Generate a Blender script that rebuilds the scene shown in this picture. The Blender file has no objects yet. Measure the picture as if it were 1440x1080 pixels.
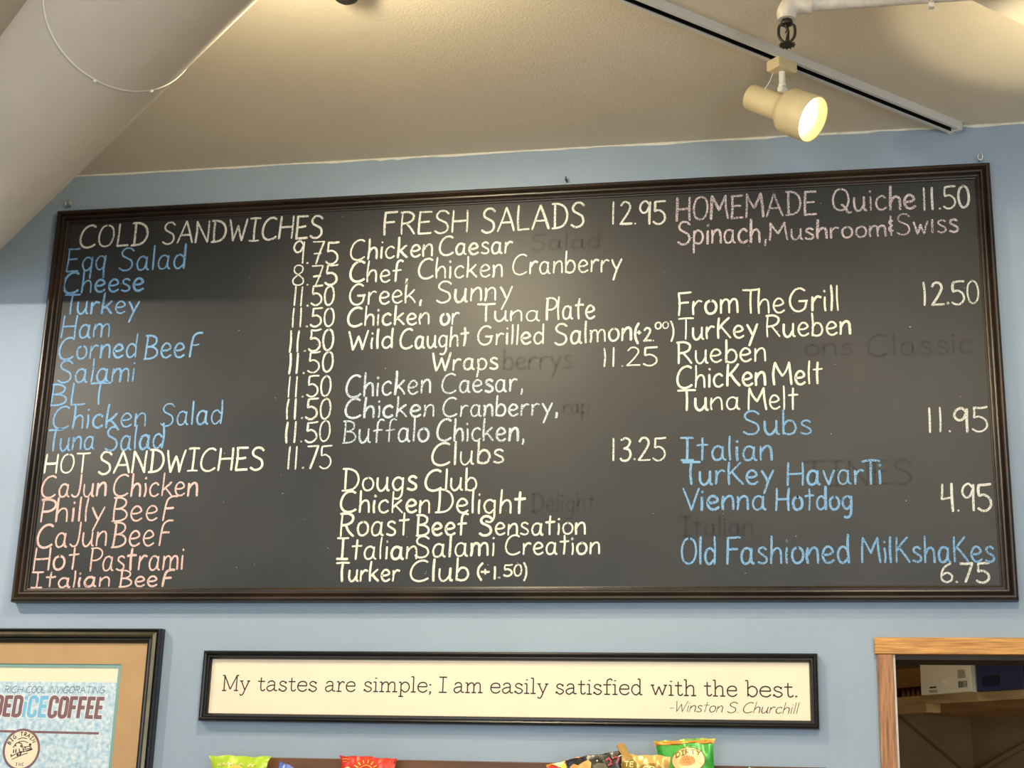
import bpy, bmesh, math, random
from mathutils import Vector, Matrix
random.seed(11)
C = bpy.context.scene.collection
SC = bpy.context.scene
V = Vector

# ------------------------------------------------------------------ camera
cam_data = bpy.data.cameras.new('camera'); cam_data.sensor_width = 36.0; cam_data.lens = 54.125
cam_data.clip_start = 0.05
cam = bpy.data.objects.new('camera', cam_data); C.objects.link(cam)
R_, U_, F_ = V((.98234338, .18513323, .02696612)), V((.02754252, -.28567473, .95793077)), V((-.18504836, .94027423, .28572972))
M_ = Matrix((R_, U_, -F_)).transposed().to_4x4(); M_.translation = V((0, -3.6042, 1.55))
cam.matrix_world = M_
SC.camera = cam

# ------------------------------------------------------------------ world, lights, exposure
SC.view_settings.view_transform = 'Standard'; SC.view_settings.look = 'None'
SC.view_settings.exposure = -0.06; SC.view_settings.gamma = 1.0; SC.view_settings.use_curve_mapping = False
SC.cycles.use_denoising = True
SC.cycles.max_bounces = 8
world = bpy.data.worlds.new('world'); SC.world = world; world.use_nodes = True
world.node_tree.nodes['Background'].inputs[0].default_value = (.8, .88, 1, 1)
world.node_tree.nodes['Background'].inputs[1].default_value = 0.05

def aim(o, target):
    o.rotation_euler = (V(target) - o.location).to_track_quat('-Z', 'Y').to_euler()
def area(name, loc, target, sx, sy, power, col):
    l = bpy.data.lights.new(name, 'AREA'); l.shape = 'RECTANGLE'; l.size = sx; l.size_y = sy; l.energy = power; l.color = col
    o = bpy.data.objects.new(name, l); C.objects.link(o); o.location = loc; aim(o, target); return o
def spot(name, loc, target, power, col, deg=90, blend=.6, r=.03):
    l = bpy.data.lights.new(name, 'SPOT'); l.energy = power; l.color = col; l.spot_size = math.radians(deg); l.spot_blend = blend; l.shadow_soft_size = r
    o = bpy.data.objects.new(name, l); C.objects.link(o); o.location = loc; aim(o, target); return o
def point(name, loc, power, col, r=.03):
    l = bpy.data.lights.new(name, 'POINT'); l.energy = power; l.color = col; l.shadow_soft_size = r
    o = bpy.data.objects.new(name, l); C.objects.link(o); o.location = loc; return o
DAY = (.68, .84, 1.0); WARM = (1.0, .85, .60)
area('shop_window_daylight', (-2.2, -6.6, 1.6), (-.5, 0, 2.0), 2.6, 2.0, 75, DAY)
area('shop_door_daylight', (2.3, -6.0, 1.5), (.6, 0, 2.2), 1.6, 2.2, 135, DAY)
spot('track_lamp_light', (-2.45, -.95, 2.95), (-1.7, 0, 1.9), 58, (1, .90, .74), 110, .8, .012)
spot('dome_lamp_light', (-.905, -.90, 3.19), (-.75, 0, 1.75), 46, WARM, 130, .6, .012)
spot('track_lamp_light', (.3, -1.75, 3.05), (.2, 0, 2.05), 62, WARM, 76, .8, .012)
point('dome_lamp_spill', (-.90, -1.16, 3.085), 17, (1.0, .86, .58), .03)
spot('right_lamp_spill', (.65, -.6, 3.0), (.65, -.601, 3.28), 6, (1.0, .86, .58), 120, .14, .02)
point('added_fill_light', (-1.2, -5.0, 2.4), 50, (1, .92, .82), .15)  # added fill behind the camera, lifts the ceiling and duct
point('added_fill_light', (.48, -3.4, 3.08), 58, (1, .89, .73), .10)  # added light above the camera, gives the board a warm sheen
point('storeroom_fill_light', (.22, .22, 2.35), 1.6, (1, .86, .62), .04)  # added light out of sight above the header, brightens the shelf boxes

# ------------------------------------------------------------------ helpers
def s2l(c):
    c = c / 255.0
    return c / 12.92 if c <= .04045 else ((c + .055) / 1.055) ** 2.4
def rgb(r, g, b): return (s2l(r), s2l(g), s2l(b), 1.0)
MATS = {}
def mat(name, col, rough=.6, metal=0.0, spec=.5, var=0.0, vscale=8.0, bump=0.0, bscale=60.0, stretch=None, col2=None, emit=None, coords='Object', detail=4):
    if name in MATS: return MATS[name]
    m = bpy.data.materials.new(name); m.use_nodes = True; MATS[name] = m
    nt = m.node_tree; b = nt.nodes['Principled BSDF']
    b.inputs['Base Color'].default_value = col; b.inputs['Roughness'].default_value = rough
    b.inputs['Metallic'].default_value = metal; b.inputs['Specular IOR Level'].default_value = spec
    if emit:
        b.inputs['Emission Color'].default_value = emit[0]; b.inputs['Emission Strength'].default_value = emit[1]
    def coord(sc):
        tc = nt.nodes.new('ShaderNodeTexCoord'); mp = nt.nodes.new('ShaderNodeMapping')
        mp.inputs['Scale'].default_value = stretch or (1, 1, 1)
        nt.links.new(tc.outputs[coords], mp.inputs[0]); return mp.outputs[0]
    if var or col2:
        n = nt.nodes.new('ShaderNodeTexNoise'); n.inputs['Scale'].default_value = vscale; n.inputs['Detail'].default_value = detail
        nt.links.new(coord(vscale), n.inputs['Vector'])
        r = nt.nodes.new('ShaderNodeValToRGB')
        r.color_ramp.elements[0].position = .32; r.color_ramp.elements[1].position = .68
        c2 = col2 or tuple(min(1, x * (1 + var)) for x in col[:3]) + (1,)
        c1 = col if col2 else tuple(x * (1 - var) for x in col[:3]) + (1,)
        r.color_ramp.elements[0].color = c1; r.color_ramp.elements[1].color = c2
        nt.links.new(n.outputs[0], r.inputs[0]); nt.links.new(r.outputs[0], b.inputs['Base Color'])
    if bump:
        n2 = nt.nodes.new('ShaderNodeTexNoise'); n2.inputs['Scale'].default_value = bscale; n2.inputs['Detail'].default_value = 5
        nt.links.new(coord(bscale), n2.inputs['Vector'])
        bp = nt.nodes.new('ShaderNodeBump'); bp.inputs['Strength'].default_value = bump; bp.inputs['Distance'].default_value = .004
        nt.links.new(n2.outputs[0], bp.inputs['Height']); nt.links.new(bp.outputs[0], b.inputs['Normal'])
    return m

def chalk_mat(name, col, cover=.5):
    if name in MATS: return MATS[name]
    m = bpy.data.materials.new(name); m.use_nodes = True; MATS[name] = m; nt = m.node_tree
    b = nt.nodes['Principled BSDF']; b.inputs['Base Color'].default_value = col; b.inputs['Roughness'].default_value = .95
    b.inputs['Specular IOR Level'].default_value = .1
    tc = nt.nodes.new('ShaderNodeTexCoord'); n = nt.nodes.new('ShaderNodeTexNoise'); n.inputs['Scale'].default_value = 330; n.inputs['Detail'].default_value = 3
    n2 = nt.nodes.new('ShaderNodeTexNoise'); n2.inputs['Scale'].default_value = 28
    nt.links.new(tc.outputs['Object'], n.inputs['Vector']); nt.links.new(tc.outputs['Object'], n2.inputs['Vector'])
    ad = nt.nodes.new('ShaderNodeMath'); ad.operation = 'MULTIPLY_ADD'; ad.inputs[1].default_value = .3
    nt.links.new(n2.outputs[0], ad.inputs[0]); nt.links.new(n.outputs[0], ad.inputs[2])
    mr = nt.nodes.new('ShaderNodeMapRange'); mr.inputs['From Min'].default_value = .74 - cover; mr.inputs['From Max'].default_value = 1.0 - cover
    mr.inputs['To Min'].default_value = .05; mr.inputs['To Max'].default_value = 1.0
    nt.links.new(ad.outputs[0], mr.inputs['Value'])
    nt.links.new(mr.outputs[0], b.inputs['Alpha'])
    return m

class MB:
    """collects shapes, then links them as ONE mesh object"""
    def __init__(s): s.v = []; s.f = []; s.m = []; s.sm = []; s.cur = 0; s.smooth = False
    def add(s, vs, fs):
        o = len(s.v); s.v += [tuple(x) for x in vs]
        for f in fs: s.f.append([o + i for i in f]); s.m.append(s.cur); s.sm.append(s.smooth)
        return s
    def box(s, c, d, M=None):
        x, y, z = [k / 2 for k in d]
        vs = [V((a, b, e)) for a in (-x, x) for b in (-y, y) for e in (-z, z)]
        vs = [(M @ k if M else k) + V(c) for k in vs]
        return s.add(vs, [(0, 1, 3, 2), (4, 6, 7, 5), (0, 4, 5, 1), (2, 3, 7, 6), (0, 2, 6, 4), (1, 5, 7, 3)])
    def prism(s, poly, y0, y1):          # polygon in x,z extruded along y
        n = len(poly)
        vs = [(p[0], y0, p[1]) for p in poly] + [(p[0], y1, p[1]) for p in poly]
        return s.add(vs, [list(range(n)), list(range(2 * n - 1, n - 1, -1))] + [(i, i + n, (i + 1) % n + n, (i + 1) % n) for i in range(n)])
    def slab(s, poly, z0, z1):           # polygon in x,y extruded along z
        n = len(poly)
        vs = [(p[0], p[1], z0) for p in poly] + [(p[0], p[1], z1) for p in poly]
        return s.add(vs, [list(range(n))[::-1], list(range(n, 2 * n))] + [(i, (i + 1) % n, (i + 1) % n + n, i + n) for i in range(n)])
    def lathe(s, prof, o, d, n=40, cap=True):     # prof: (along, radius)
        o = V(o); d = V(d).normalized(); a = d.orthogonal().normalized(); b = d.cross(a)
        vs = []; sm = s.smooth; s.smooth = True
        for (t, r) in prof:
            for k in range(n):
                A = 2 * math.pi * k / n; vs.append(o + d * t + (a * math.cos(A) + b * math.sin(A)) * r)
        fs = []
        for i in range(len(prof) - 1):
            for k in range(n):
                k2 = (k + 1) % n; fs.append((i * n + k, i * n + k2, (i + 1) * n + k2, (i + 1) * n + k))
        s.add(vs, fs)
        s.smooth = False
        if cap:
            s.add(vs[:n], [list(range(n))[::-1]]); s.add(vs[-n:], [list(range(n))])
        s.smooth = sm; return s
    def tube(s, pts, r, n=10, cap=True):
        pts = [V(p) for p in pts]; vs = []; sm = s.smooth; s.smooth = True; up = None
        rs = r if isinstance(r, (list, tuple)) else [r] * len(pts)
        for i, p in enumerate(pts):
            t = (pts[min(i + 1, len(pts) - 1)] - pts[max(i - 1, 0)]).normalized()
            if up is None: up = t.orthogonal().normalized()
            up = (up - t * up.dot(t)).normalized(); b = t.cross(up)
            for k in range(n):
                A = 2 * math.pi * k / n; vs.append(p + (up * math.cos(A) + b * math.sin(A)) * rs[i])
        fs = [(i * n + k, i * n + (k + 1) % n, (i + 1) * n + (k + 1) % n, (i + 1) * n + k) for i in range(len(pts) - 1) for k in range(n)]
        s.add(vs, fs); s.smooth = False
        if cap: s.add(vs[:n], [list(range(n))[::-1]]); s.add(vs[-n:], [list(range(n))])
        s.smooth = sm; return s
    def ribbon(s, pts, w, y, nib=0.0, nibdir=(1, 0), flat=False):   # stroke lying in the x,z plane, facing -y
        P = [V((p[0], p[1])) for p in pts]
        if len(P) < 2: return s
        if not flat:
            a = (P[0] - P[1]); b = (P[-1] - P[-2])
            if a.length > 0: P[0] = P[0] + a.normalized() * w * .25
            if b.length > 0: P[-1] = P[-1] + b.normalized() * w * .25
        L, Rr = [], []; n = len(P); nd = V(nibdir).normalized()
        for i, p in enumerate(P):
            d1 = (P[i] - P[i - 1]).normalized() if i else None
            d2 = (P[i + 1] - P[i]).normalized() if i < n - 1 else None
            t = ((d1 or d2) + (d2 or d1)); t = t.normalized() if t.length > 1e-6 else (d1 or d2)
            k = 1.0
            if d1 and d2: k = 1 / max(.55, abs(t.dot(d1)))
            hw = w * .5 * (1 - nib * abs(t.dot(nd))) * k
            if not flat and i in (0, n - 1): hw *= .72
            nn = V((-t.y, t.x)) * hw; L.append(p + nn); Rr.append(p - nn)
        vs = [(a.x, y, a.y) for a in L] + [(a.x, y, a.y) for a in Rr]
        return s.add(vs, [(n + i, n + i + 1, i + 1, i) for i in range(n - 1)])
    def build(s, name, m=None, parent=None, bevel=0, local=False):
        me = bpy.data.meshes.new(name)
        off = V((0, 0, 0))
        if parent is not None and not local:
            q = parent
            while q is not None: off += q.location; q = q.parent
        me.from_pydata([V(v) - off for v in s.v], [], s.f)
        for x in (m if isinstance(m, (list, tuple)) else [m] if m else []): me.materials.append(x)
        for p, i, k in zip(me.polygons, s.m, s.sm): p.material_index = i; p.use_smooth = k
        me.update()
        o = bpy.data.objects.new(name, me); C.objects.link(o)
        if parent is not None: o.parent = parent
        if bevel:
            b = o.modifiers.new('bevel', 'BEVEL'); b.width = bevel; b.segments = 2; b.limit_method = 'ANGLE'
        return o

def thing(name, label, cat, loc, group=None):
    o = bpy.data.objects.new(name, None); C.objects.link(o); o.location = loc; o.empty_display_size = .05
    return tag(o, label, cat, group)
def tag(o, label, cat, group=None):
    o['label'] = label; o['category'] = cat
    if group: o['group'] = group
    return o
def struct(o, label=None):
    o['kind'] = 'structure'
    if label: o['label'] = label
    return o
def lab(o, text): o['label'] = text; return o

# handwriting, slab serif and block letter skeletons: baseline 0, capitals 1 high; '~' = smooth stroke
HAND = {
'A':(.8,"0,0 .4,1 .8,0|.14,.36 .68,.36"),
'B':(.62,".1,1 .06,0|~0,1 .32,.99 .52,.86 .5,.66 .3,.54 .09,.52|~.09,.52 .4,.5 .6,.34 .58,.14 .35,.02 .0,0"),
'C':(.74,"~.7,.92 .54,1 .3,.95 .1,.74 .01,.4 .1,.12 .32,0 .56,.03 .74,.13"),
'D':(.74,".14,1 .13,0|~0,1 .34,.98 .62,.82 .73,.5 .63,.2 .4,.04 0,0"),
'E':(.6,".08,1 .03,0|.05,1 .6,1|.05,.53 .5,.55|.03,0 .6,.02"),
'F':(.6,".06,1 .04,0|.05,1 .6,1.02|.05,.54 .48,.57"),
'G':(.78,"~.68,.9 .48,1 .24,.92 .05,.62 .04,.3 .2,.05 .44,0 .66,.13 .74,.42|.42,.44 .78,.45"),
'H':(.7,".05,1 0,0|.68,1 .66,0|.02,.5 .68,.52"),
'I':(.5,".27,1 .24,0|0,1 .52,1|0,0 .5,0"),
'J':(.42,"~.42,1.05 .4,.4 .32,.06 .14,.0 0,.1"),
'K':(.64,".08,1 .05,0|.58,1 .07,.45|.2,.56 .66,0"),
'L':(.55,".05,1 .03,0|.03,0 .55,.02"),
'M':(.86,"0,0 .06,1 .42,.38 .76,1 .86,0"),
'N':(.7,"0,0 .04,1 .64,0 .68,1"),
'O':(.72,"~.42,1 .16,.9 .02,.55 .08,.15 .33,0 .6,.12 .72,.5 .62,.88 .36,1"),
'P':(.6,".08,1 .06,0|~0,.99 .35,1 .58,.85 .56,.62 .35,.48 .08,.46"),
'Q':(.8,"~.42,1 .16,.9 .02,.55 .08,.18 .33,.04 .6,.14 .72,.5 .62,.88 .36,1|~.4,.3 .58,.12 .66,-.06 .82,-.06"),
'R':(.64,".08,1 .06,0|~0,.99 .35,1 .58,.86 .54,.64 .35,.52 .08,.48|.26,.5 .64,0"),
'S':(.62,"~.6,.86 .45,.98 .22,.98 .07,.82 .12,.65 .32,.54 .52,.42 .58,.2 .45,.03 .2,-.01 0,.1"),
'T':(.74,"0,1 .74,1.01|.37,1 .36,0"),
'V':(.68,"0,1 .33,0 .68,1"),
'W':(.92,"0,1 .22,0 .46,.72 .68,0 .92,1"),
'U':(.65,"~0,1 .0,.3 .2,0 .45,.05 .6,.35|.63,1 .62,0"),
'Y':(.6,"0,1 .3,.5|.6,1 .15,-.05"),
'a':(.54,"~.44,.5 .3,.6 .12,.54 .02,.3 .08,.06 .22,0 .38,.1 .45,.4|~.46,.58 .44,.25 .47,.06 .56,0"),
'b':(.5,".05,1.06 .03,0|~.04,.36 .2,.58 .4,.54 .5,.3 .42,.06 .22,-.01 .03,.06"),
'c':(.46,"~.44,.5 .3,.6 .1,.5 .02,.28 .1,.06 .28,0 .46,.1"),
'd':(.5,"~.45,.46 .28,.6 .1,.52 .02,.28 .1,.05 .26,0 .44,.16|.48,1.05 .48,0"),
'e':(.48,"~.04,.3 .28,.31 .45,.41 .36,.57 .2,.6 .06,.46 .02,.25 .12,.05 .3,0 .49,.1"),
'f':(.44,"~.5,.99 .36,1.04 .22,.92 .18,.6 .16,0|0,.52 .42,.56"),
'{':(.5,"~.66,1.0 .44,1.0 .26,.88 .18,.6 .12,0|.16,.5 .52,.52"),
'g':(.5,"~.44,.5 .28,.6 .1,.52 .02,.3 .12,.06 .28,.02 .43,.16|~.47,.58 .46,.1 .44,-.2 .3,-.38 .1,-.36"),
'q':(.5,"~.44,.5 .28,.6 .1,.52 .02,.3 .12,.06 .28,.02 .43,.16|.47,.6 .45,-.34"),
'h':(.48,".05,1.05 .02,0|~.03,.3 .16,.52 .32,.58 .44,.44 .46,0"),
'i':(.1,".05,.58 .05,0|.05,.84 .055,.8"),
'!':(.1,".05,.62 .05,0"),
'^':(.1,".05,1 .05,0"),
'j':(.2,"~.15,.58 .15,-.2 0,-.35"),
'k':(.5,".05,1.05 .02,0|.44,.62 .05,.26|.16,.36 .5,0"),
'l':(.1,".06,1.05 .05,0"),
'm':(.76,".03,.58 .02,0|~.03,.35 .14,.54 .27,.58 .37,.46 .38,0|~.38,.35 .5,.54 .64,.58 .73,.44 .75,0"),
'n':(.47,".03,.58 .02,0|~.03,.32 .16,.52 .32,.6 .44,.46 .46,0"),
'o':(.5,"~.28,.6 .08,.5 .02,.28 .1,.06 .26,0 .44,.1 .5,.32 .42,.52 .24,.6"),
'p':(.5,".05,.58 .02,-.42|~.04,.4 .2,.6 .4,.54 .5,.3 .4,.06 .22,0 .03,.1"),
'r':(.38,".04,.58 .03,0|~.04,.34 .14,.5 .26,.6 .4,.56"),
's':(.4,"~.39,.53 .26,.61 .1,.56 .08,.43 .22,.33 .38,.22 .38,.07 .22,0 .02,.06"),
't':(.42,".22,.95 .2,0|0,.63 .44,.66"),
'7':(.56,"0,.98 .57,1 .2,0"),
'u':(.52,"~.03,.58 .03,.2 .14,.0 .3,.03 .46,.28|~.47,.6 .46,.2 .48,.04 .56,0"),
'v':(.46,"0,.6 .23,0 .47,.6"),
'w':(.66,"0,.58 .16,0 .33,.45 .48,0 .66,.6"),
'y':(.5,".02,.6 .27,.1|.52,.62 .1,-.42"),
'1':(.14,".08,1 .07,0"),
'2':(.58,"~.05,.82 .2,.98 .42,.95 .52,.76 .4,.5 .18,.2 .02,.02|.02,.02 .6,.03"),
'3':(.52,"~.05,.92 .3,1 .5,.86 .4,.63 .2,.54|~.2,.54 .45,.48 .54,.25 .4,.04 .18,0 .02,.1"),
'4':(.52,".08,1 .02,.45 .52,.52|.5,1.02 .5,0"),
'5':(.58,".1,.97 .08,.58|.1,.97 .62,1.0|~.08,.56 .3,.6 .54,.45 .58,.2 .4,.02 .18,0 0,.1"),
'6':(.54,"~.5,1 .2,.8 .04,.45 .06,.12 .28,0 .5,.12 .52,.36 .3,.5 .07,.38"),
'Z':(.56,"0,.98 .57,1 .24,0|.1,.44 .46,.47"),
'8':(.56,"~.3,.52 .08,.68 .1,.92 .3,1 .5,.9 .48,.68 .28,.52 .04,.3 .06,.08 .3,0 .54,.1 .54,.32 .3,.52"),
'9':(.52,"~.5,.84 .32,1 .1,.9 .02,.68 .15,.5 .35,.54 .5,.8|~.53,.96 .5,.5 .49,0"),
'0':(.54,"~.32,1 .1,.85 .02,.5 .1,.12 .28,0 .48,.15 .55,.5 .46,.88 .26,1"),
'.':(.08,".03,.03 .06,.02"),
',':(.14,".12,.1 .08,-.16"),
'(':(.2,"~.2,1.05 .05,.75 .03,.3 .18,-.1"),
')':(.2,"~0,1.05 .15,.75 .17,.3 .02,-.1"),
'+':(.5,"0,.5 .5,.5|.25,.78 .25,.22"),
'-':(.3,"0,.32 .28,.32"),
'&':(.4,"~.36,.72 .2,.78 .08,.64 .3,.5 .08,.4 .08,.22 .36,.24|.22,1 .2,0"),
}
SLAB = {
'M':(.98,".12,1 .12,0|.86,1 .86,0|.12,1 .49,.08 .86,1|0,1 .14,1|.84,1 .98,1|0,0 .26,0|.72,0 .98,0"),
'I':(.44,".22,1 .22,0|0,1 .44,1|0,0 .44,0"),
'a':(.62,"~.08,.5 .18,.63 .36,.64 .46,.5 .46,.12 .52,.02 .63,.03|~.46,.38 .22,.35 .05,.22 .09,.04 .25,-.01 .46,.16"),
'b':(.6,".13,1 .13,0|0,1 .13,1|~.13,.46 .3,.64 .5,.56 .58,.32 .5,.08 .32,-.01 .13,.17"),
'd':(.66,".5,1 .5,0|.37,1 .5,1|.5,0 .64,0|~.5,.46 .33,.64 .13,.56 .05,.32 .13,.08 .31,-.01 .5,.17"),
'e':(.58,".06,.35 .55,.35|~.55,.35 .5,.56 .31,.64 .12,.55 .04,.32 .12,.08 .31,-.01 .47,.04 .56,.15"),
'f':(.44,"~.5,.9 .4,1 .27,.94 .21,.8 .21,0|0,.62 .44,.62|.06,0 .38,0"),
'h':(.68,".13,1 .13,0|0,1 .13,1|0,0 .27,0|~.13,.42 .25,.59 .4,.64 .53,.52 .54,0|.4,0 .68,0"),
'i':(.28,".14,.64 .14,0|0,.63 .14,.63|0,0 .28,0|.12,.92 .12,.85|.16,.92 .16,.85"),
'l':(.28,".14,1 .14,0|0,1 .14,1|0,0 .28,0"),
'm':(1.02,".13,.64 .13,0|0,.63 .13,.63|0,0 .27,0|~.13,.42 .24,.59 .37,.64 .49,.52 .5,0|~.5,.42 .61,.59 .74,.64 .86,.52 .87,0|.38,0 .63,0|.74,0 1.02,0"),
'n':(.68,".13,.64 .13,0|0,.63 .13,.63|0,0 .27,0|~.13,.42 .25,.59 .4,.64 .53,.52 .54,0|.4,0 .68,0"),
'p':(.62,".13,.64 .13,-.3|0,.63 .13,.63|0,-.3 .27,-.3|~.13,.46 .32,.64 .52,.56 .6,.32 .52,.08 .34,-.01 .13,.17"),
'r':(.46,".13,.64 .13,0|0,.63 .13,.63|0,0 .3,0|~.13,.38 .24,.58 .36,.64 .46,.55"),
's':(.48,"~.4,.52 .3,.63 .16,.62 .07,.5 .15,.37 .34,.29 .45,.17 .36,.02 .2,-.01 .06,.13|.42,.62 .41,.47|.04,.02 .05,.17"),
't':(.42,"~.18,.88 .18,.18 .24,.02 .36,.02 .43,.12|0,.62 .4,.62"),
'w':(.92,".08,.63 .27,0 .46,.55 .65,0 .84,.63|0,.63 .2,.63|.72,.63 .92,.63"),
'y':(.62,".09,.63 .33,.02|~.54,.63 .33,.05 .22,-.24 .1,-.3 .04,-.22|0,.63 .2,.63|.43,.63 .62,.63"),
';':(.16,".06,.52 .06,.44|.10,.52 .10,.44|.06,.05 .06,-.02|~.1,.05 .1,-.05 .04,-.16"),
'.':(.14,".05,.08 .05,-.01|.09,.08 .09,-.01"),
}
BLOCK = {
'B':(.5,".08,0 .08,1|~.08,.96 .3,.96 .42,.88 .4,.58 .1,.52|~.1,.5 .4,.46 .42,.12 .3,.04 .08,.04"),
'L':(.42,".08,1 .08,.04|.0,.06 .42,.06"),
'N':(.5,".08,0 .08,1|.08,.98 .42,.02|.42,0 .42,1"),
'E':(.42,".08,0 .08,1|.08,.93 .42,.93|.08,.52 .38,.52|.08,.07 .42,.07"),
'D':(.5,".08,0 .08,1|~.08,.94 .3,.94 .42,.84 .42,.5 .42,.16 .3,.06 .08,.06"),
'F':(.42,".08,0 .08,1|.08,.93 .42,.93|.08,.5 .38,.5"),
'C':(.5,"~.42,.68 .42,.86 .26,.95 .1,.86 .08,.5 .1,.14 .26,.05 .42,.14 .42,.32"),
'O':(.5,"~.26,.95 .1,.86 .08,.5 .1,.14 .26,.05 .42,.14 .44,.5 .42,.86 .26,.95"),
'i':(.16,".08,0 .08,.72|.08,.98 .08,.84"),
}

def spline(P, k=7):
    if len(P) < 3: return P
    out = []
    for i in range(len(P) - 1):
        p0 = P[i - 1] if i else P[0]; p1 = P[i]; p2 = P[i + 1]; p3 = P[i + 2] if i + 2 < len(P) else P[-1]
        for j in range(k):
            t = j / k
            out.append(tuple(.5 * (2 * b + (c - a) * t + (2 * a - 5 * b + 4 * c - d) * t * t + (3 * b - a - 3 * c + d) * t ** 3) for a, b, c, d in zip(p0, p1, p2, p3)))
    return out + [P[-1]]
GCACHE = {}
def glyph(font, ch):
    key = (id(font), ch)
    if key not in GCACHE:
        w, s = font[ch]; st = []
        for part in s.split('|'):
            sm = part.startswith('~'); pts = [tuple(float(q) for q in p.split(',')) for p in part.lstrip('~').split()]
            st.append(spline(pts) if sm else pts)
        GCACHE[key] = (w, st)
    return GCACHE[key]
def split(st):                 # drawn corner by corner: straight strokes break at their corners
    out = []
    for p in st:
        if 2 < len(p) < 7: out += [[p[i], p[i + 1]] for i in range(len(p) - 1)]
        else: out.append(p)
    return out
def write(mb, font, rows, w, y, gap=.17, jit=0.0, nib=0.0, nibdir=(1, 0), flat=False, slant=0.0, lift=.00002):
    """each row: text, left and right end of the baseline on the surface, capital height (metres)"""
    for (t, xa, za, xb, zb, cap) in rows:
        adv = []; x = 0
        for i, ch in enumerate(t):
            if i and font is HAND and ch == '1' or (i and font is HAND and t[i - 1] == '1'): x += .1
            if i and font is HAND and ch.islower(): x -= {'T': .2, 'V': .12, 'F': .12, 'P': .1}.get(t[i - 1], 0)
            if i and font is HAND and ch == 'T' and t[i - 1].islower(): x -= .2
            adv.append(x); x += font[ch][0] + (gap if i < len(t) - 1 else 0)
        if jit: xa += w * .5; xb -= w * .5
        sx = (xb - xa) / x
        for ch, ax in zip(t, adv):
            gw, st = glyph(font, ch)
            jx, jz, js = (random.uniform(-jit, jit) for _ in range(3)); jr = random.uniform(-jit, jit) * .8
            kw = random.uniform(.88, 1.12) if jit else 1.0
            for pts in split(st):
                y -= lift
                Q = []
                for (px, pz) in pts:
                    pz2 = pz * (1 + js * .8) + jz * .6; px2 = px + pz * (jr + slant * cap / max(sx, 1e-6)) + jx * .4
                    u = (ax + px2) * sx; k = u / (xb - xa)
                    Q.append((xa + u, za + (zb - za) * k + pz2 * cap))
                if jit and len(Q) > 1:      # a hand never draws a dead straight line
                    if len(Q) == 2:
                        m = ((Q[0][0] + Q[1][0]) / 2 + random.gauss(0, .0011), (Q[0][1] + Q[1][1]) / 2 + random.gauss(0, .0008))
                        Q = spline([Q[0], m, Q[1]], 5)
                mb.ribbon(Q, w * kw * (random.uniform(.82, 1.2) if jit else 1), y, nib, nibdir, flat)
    return y

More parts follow.
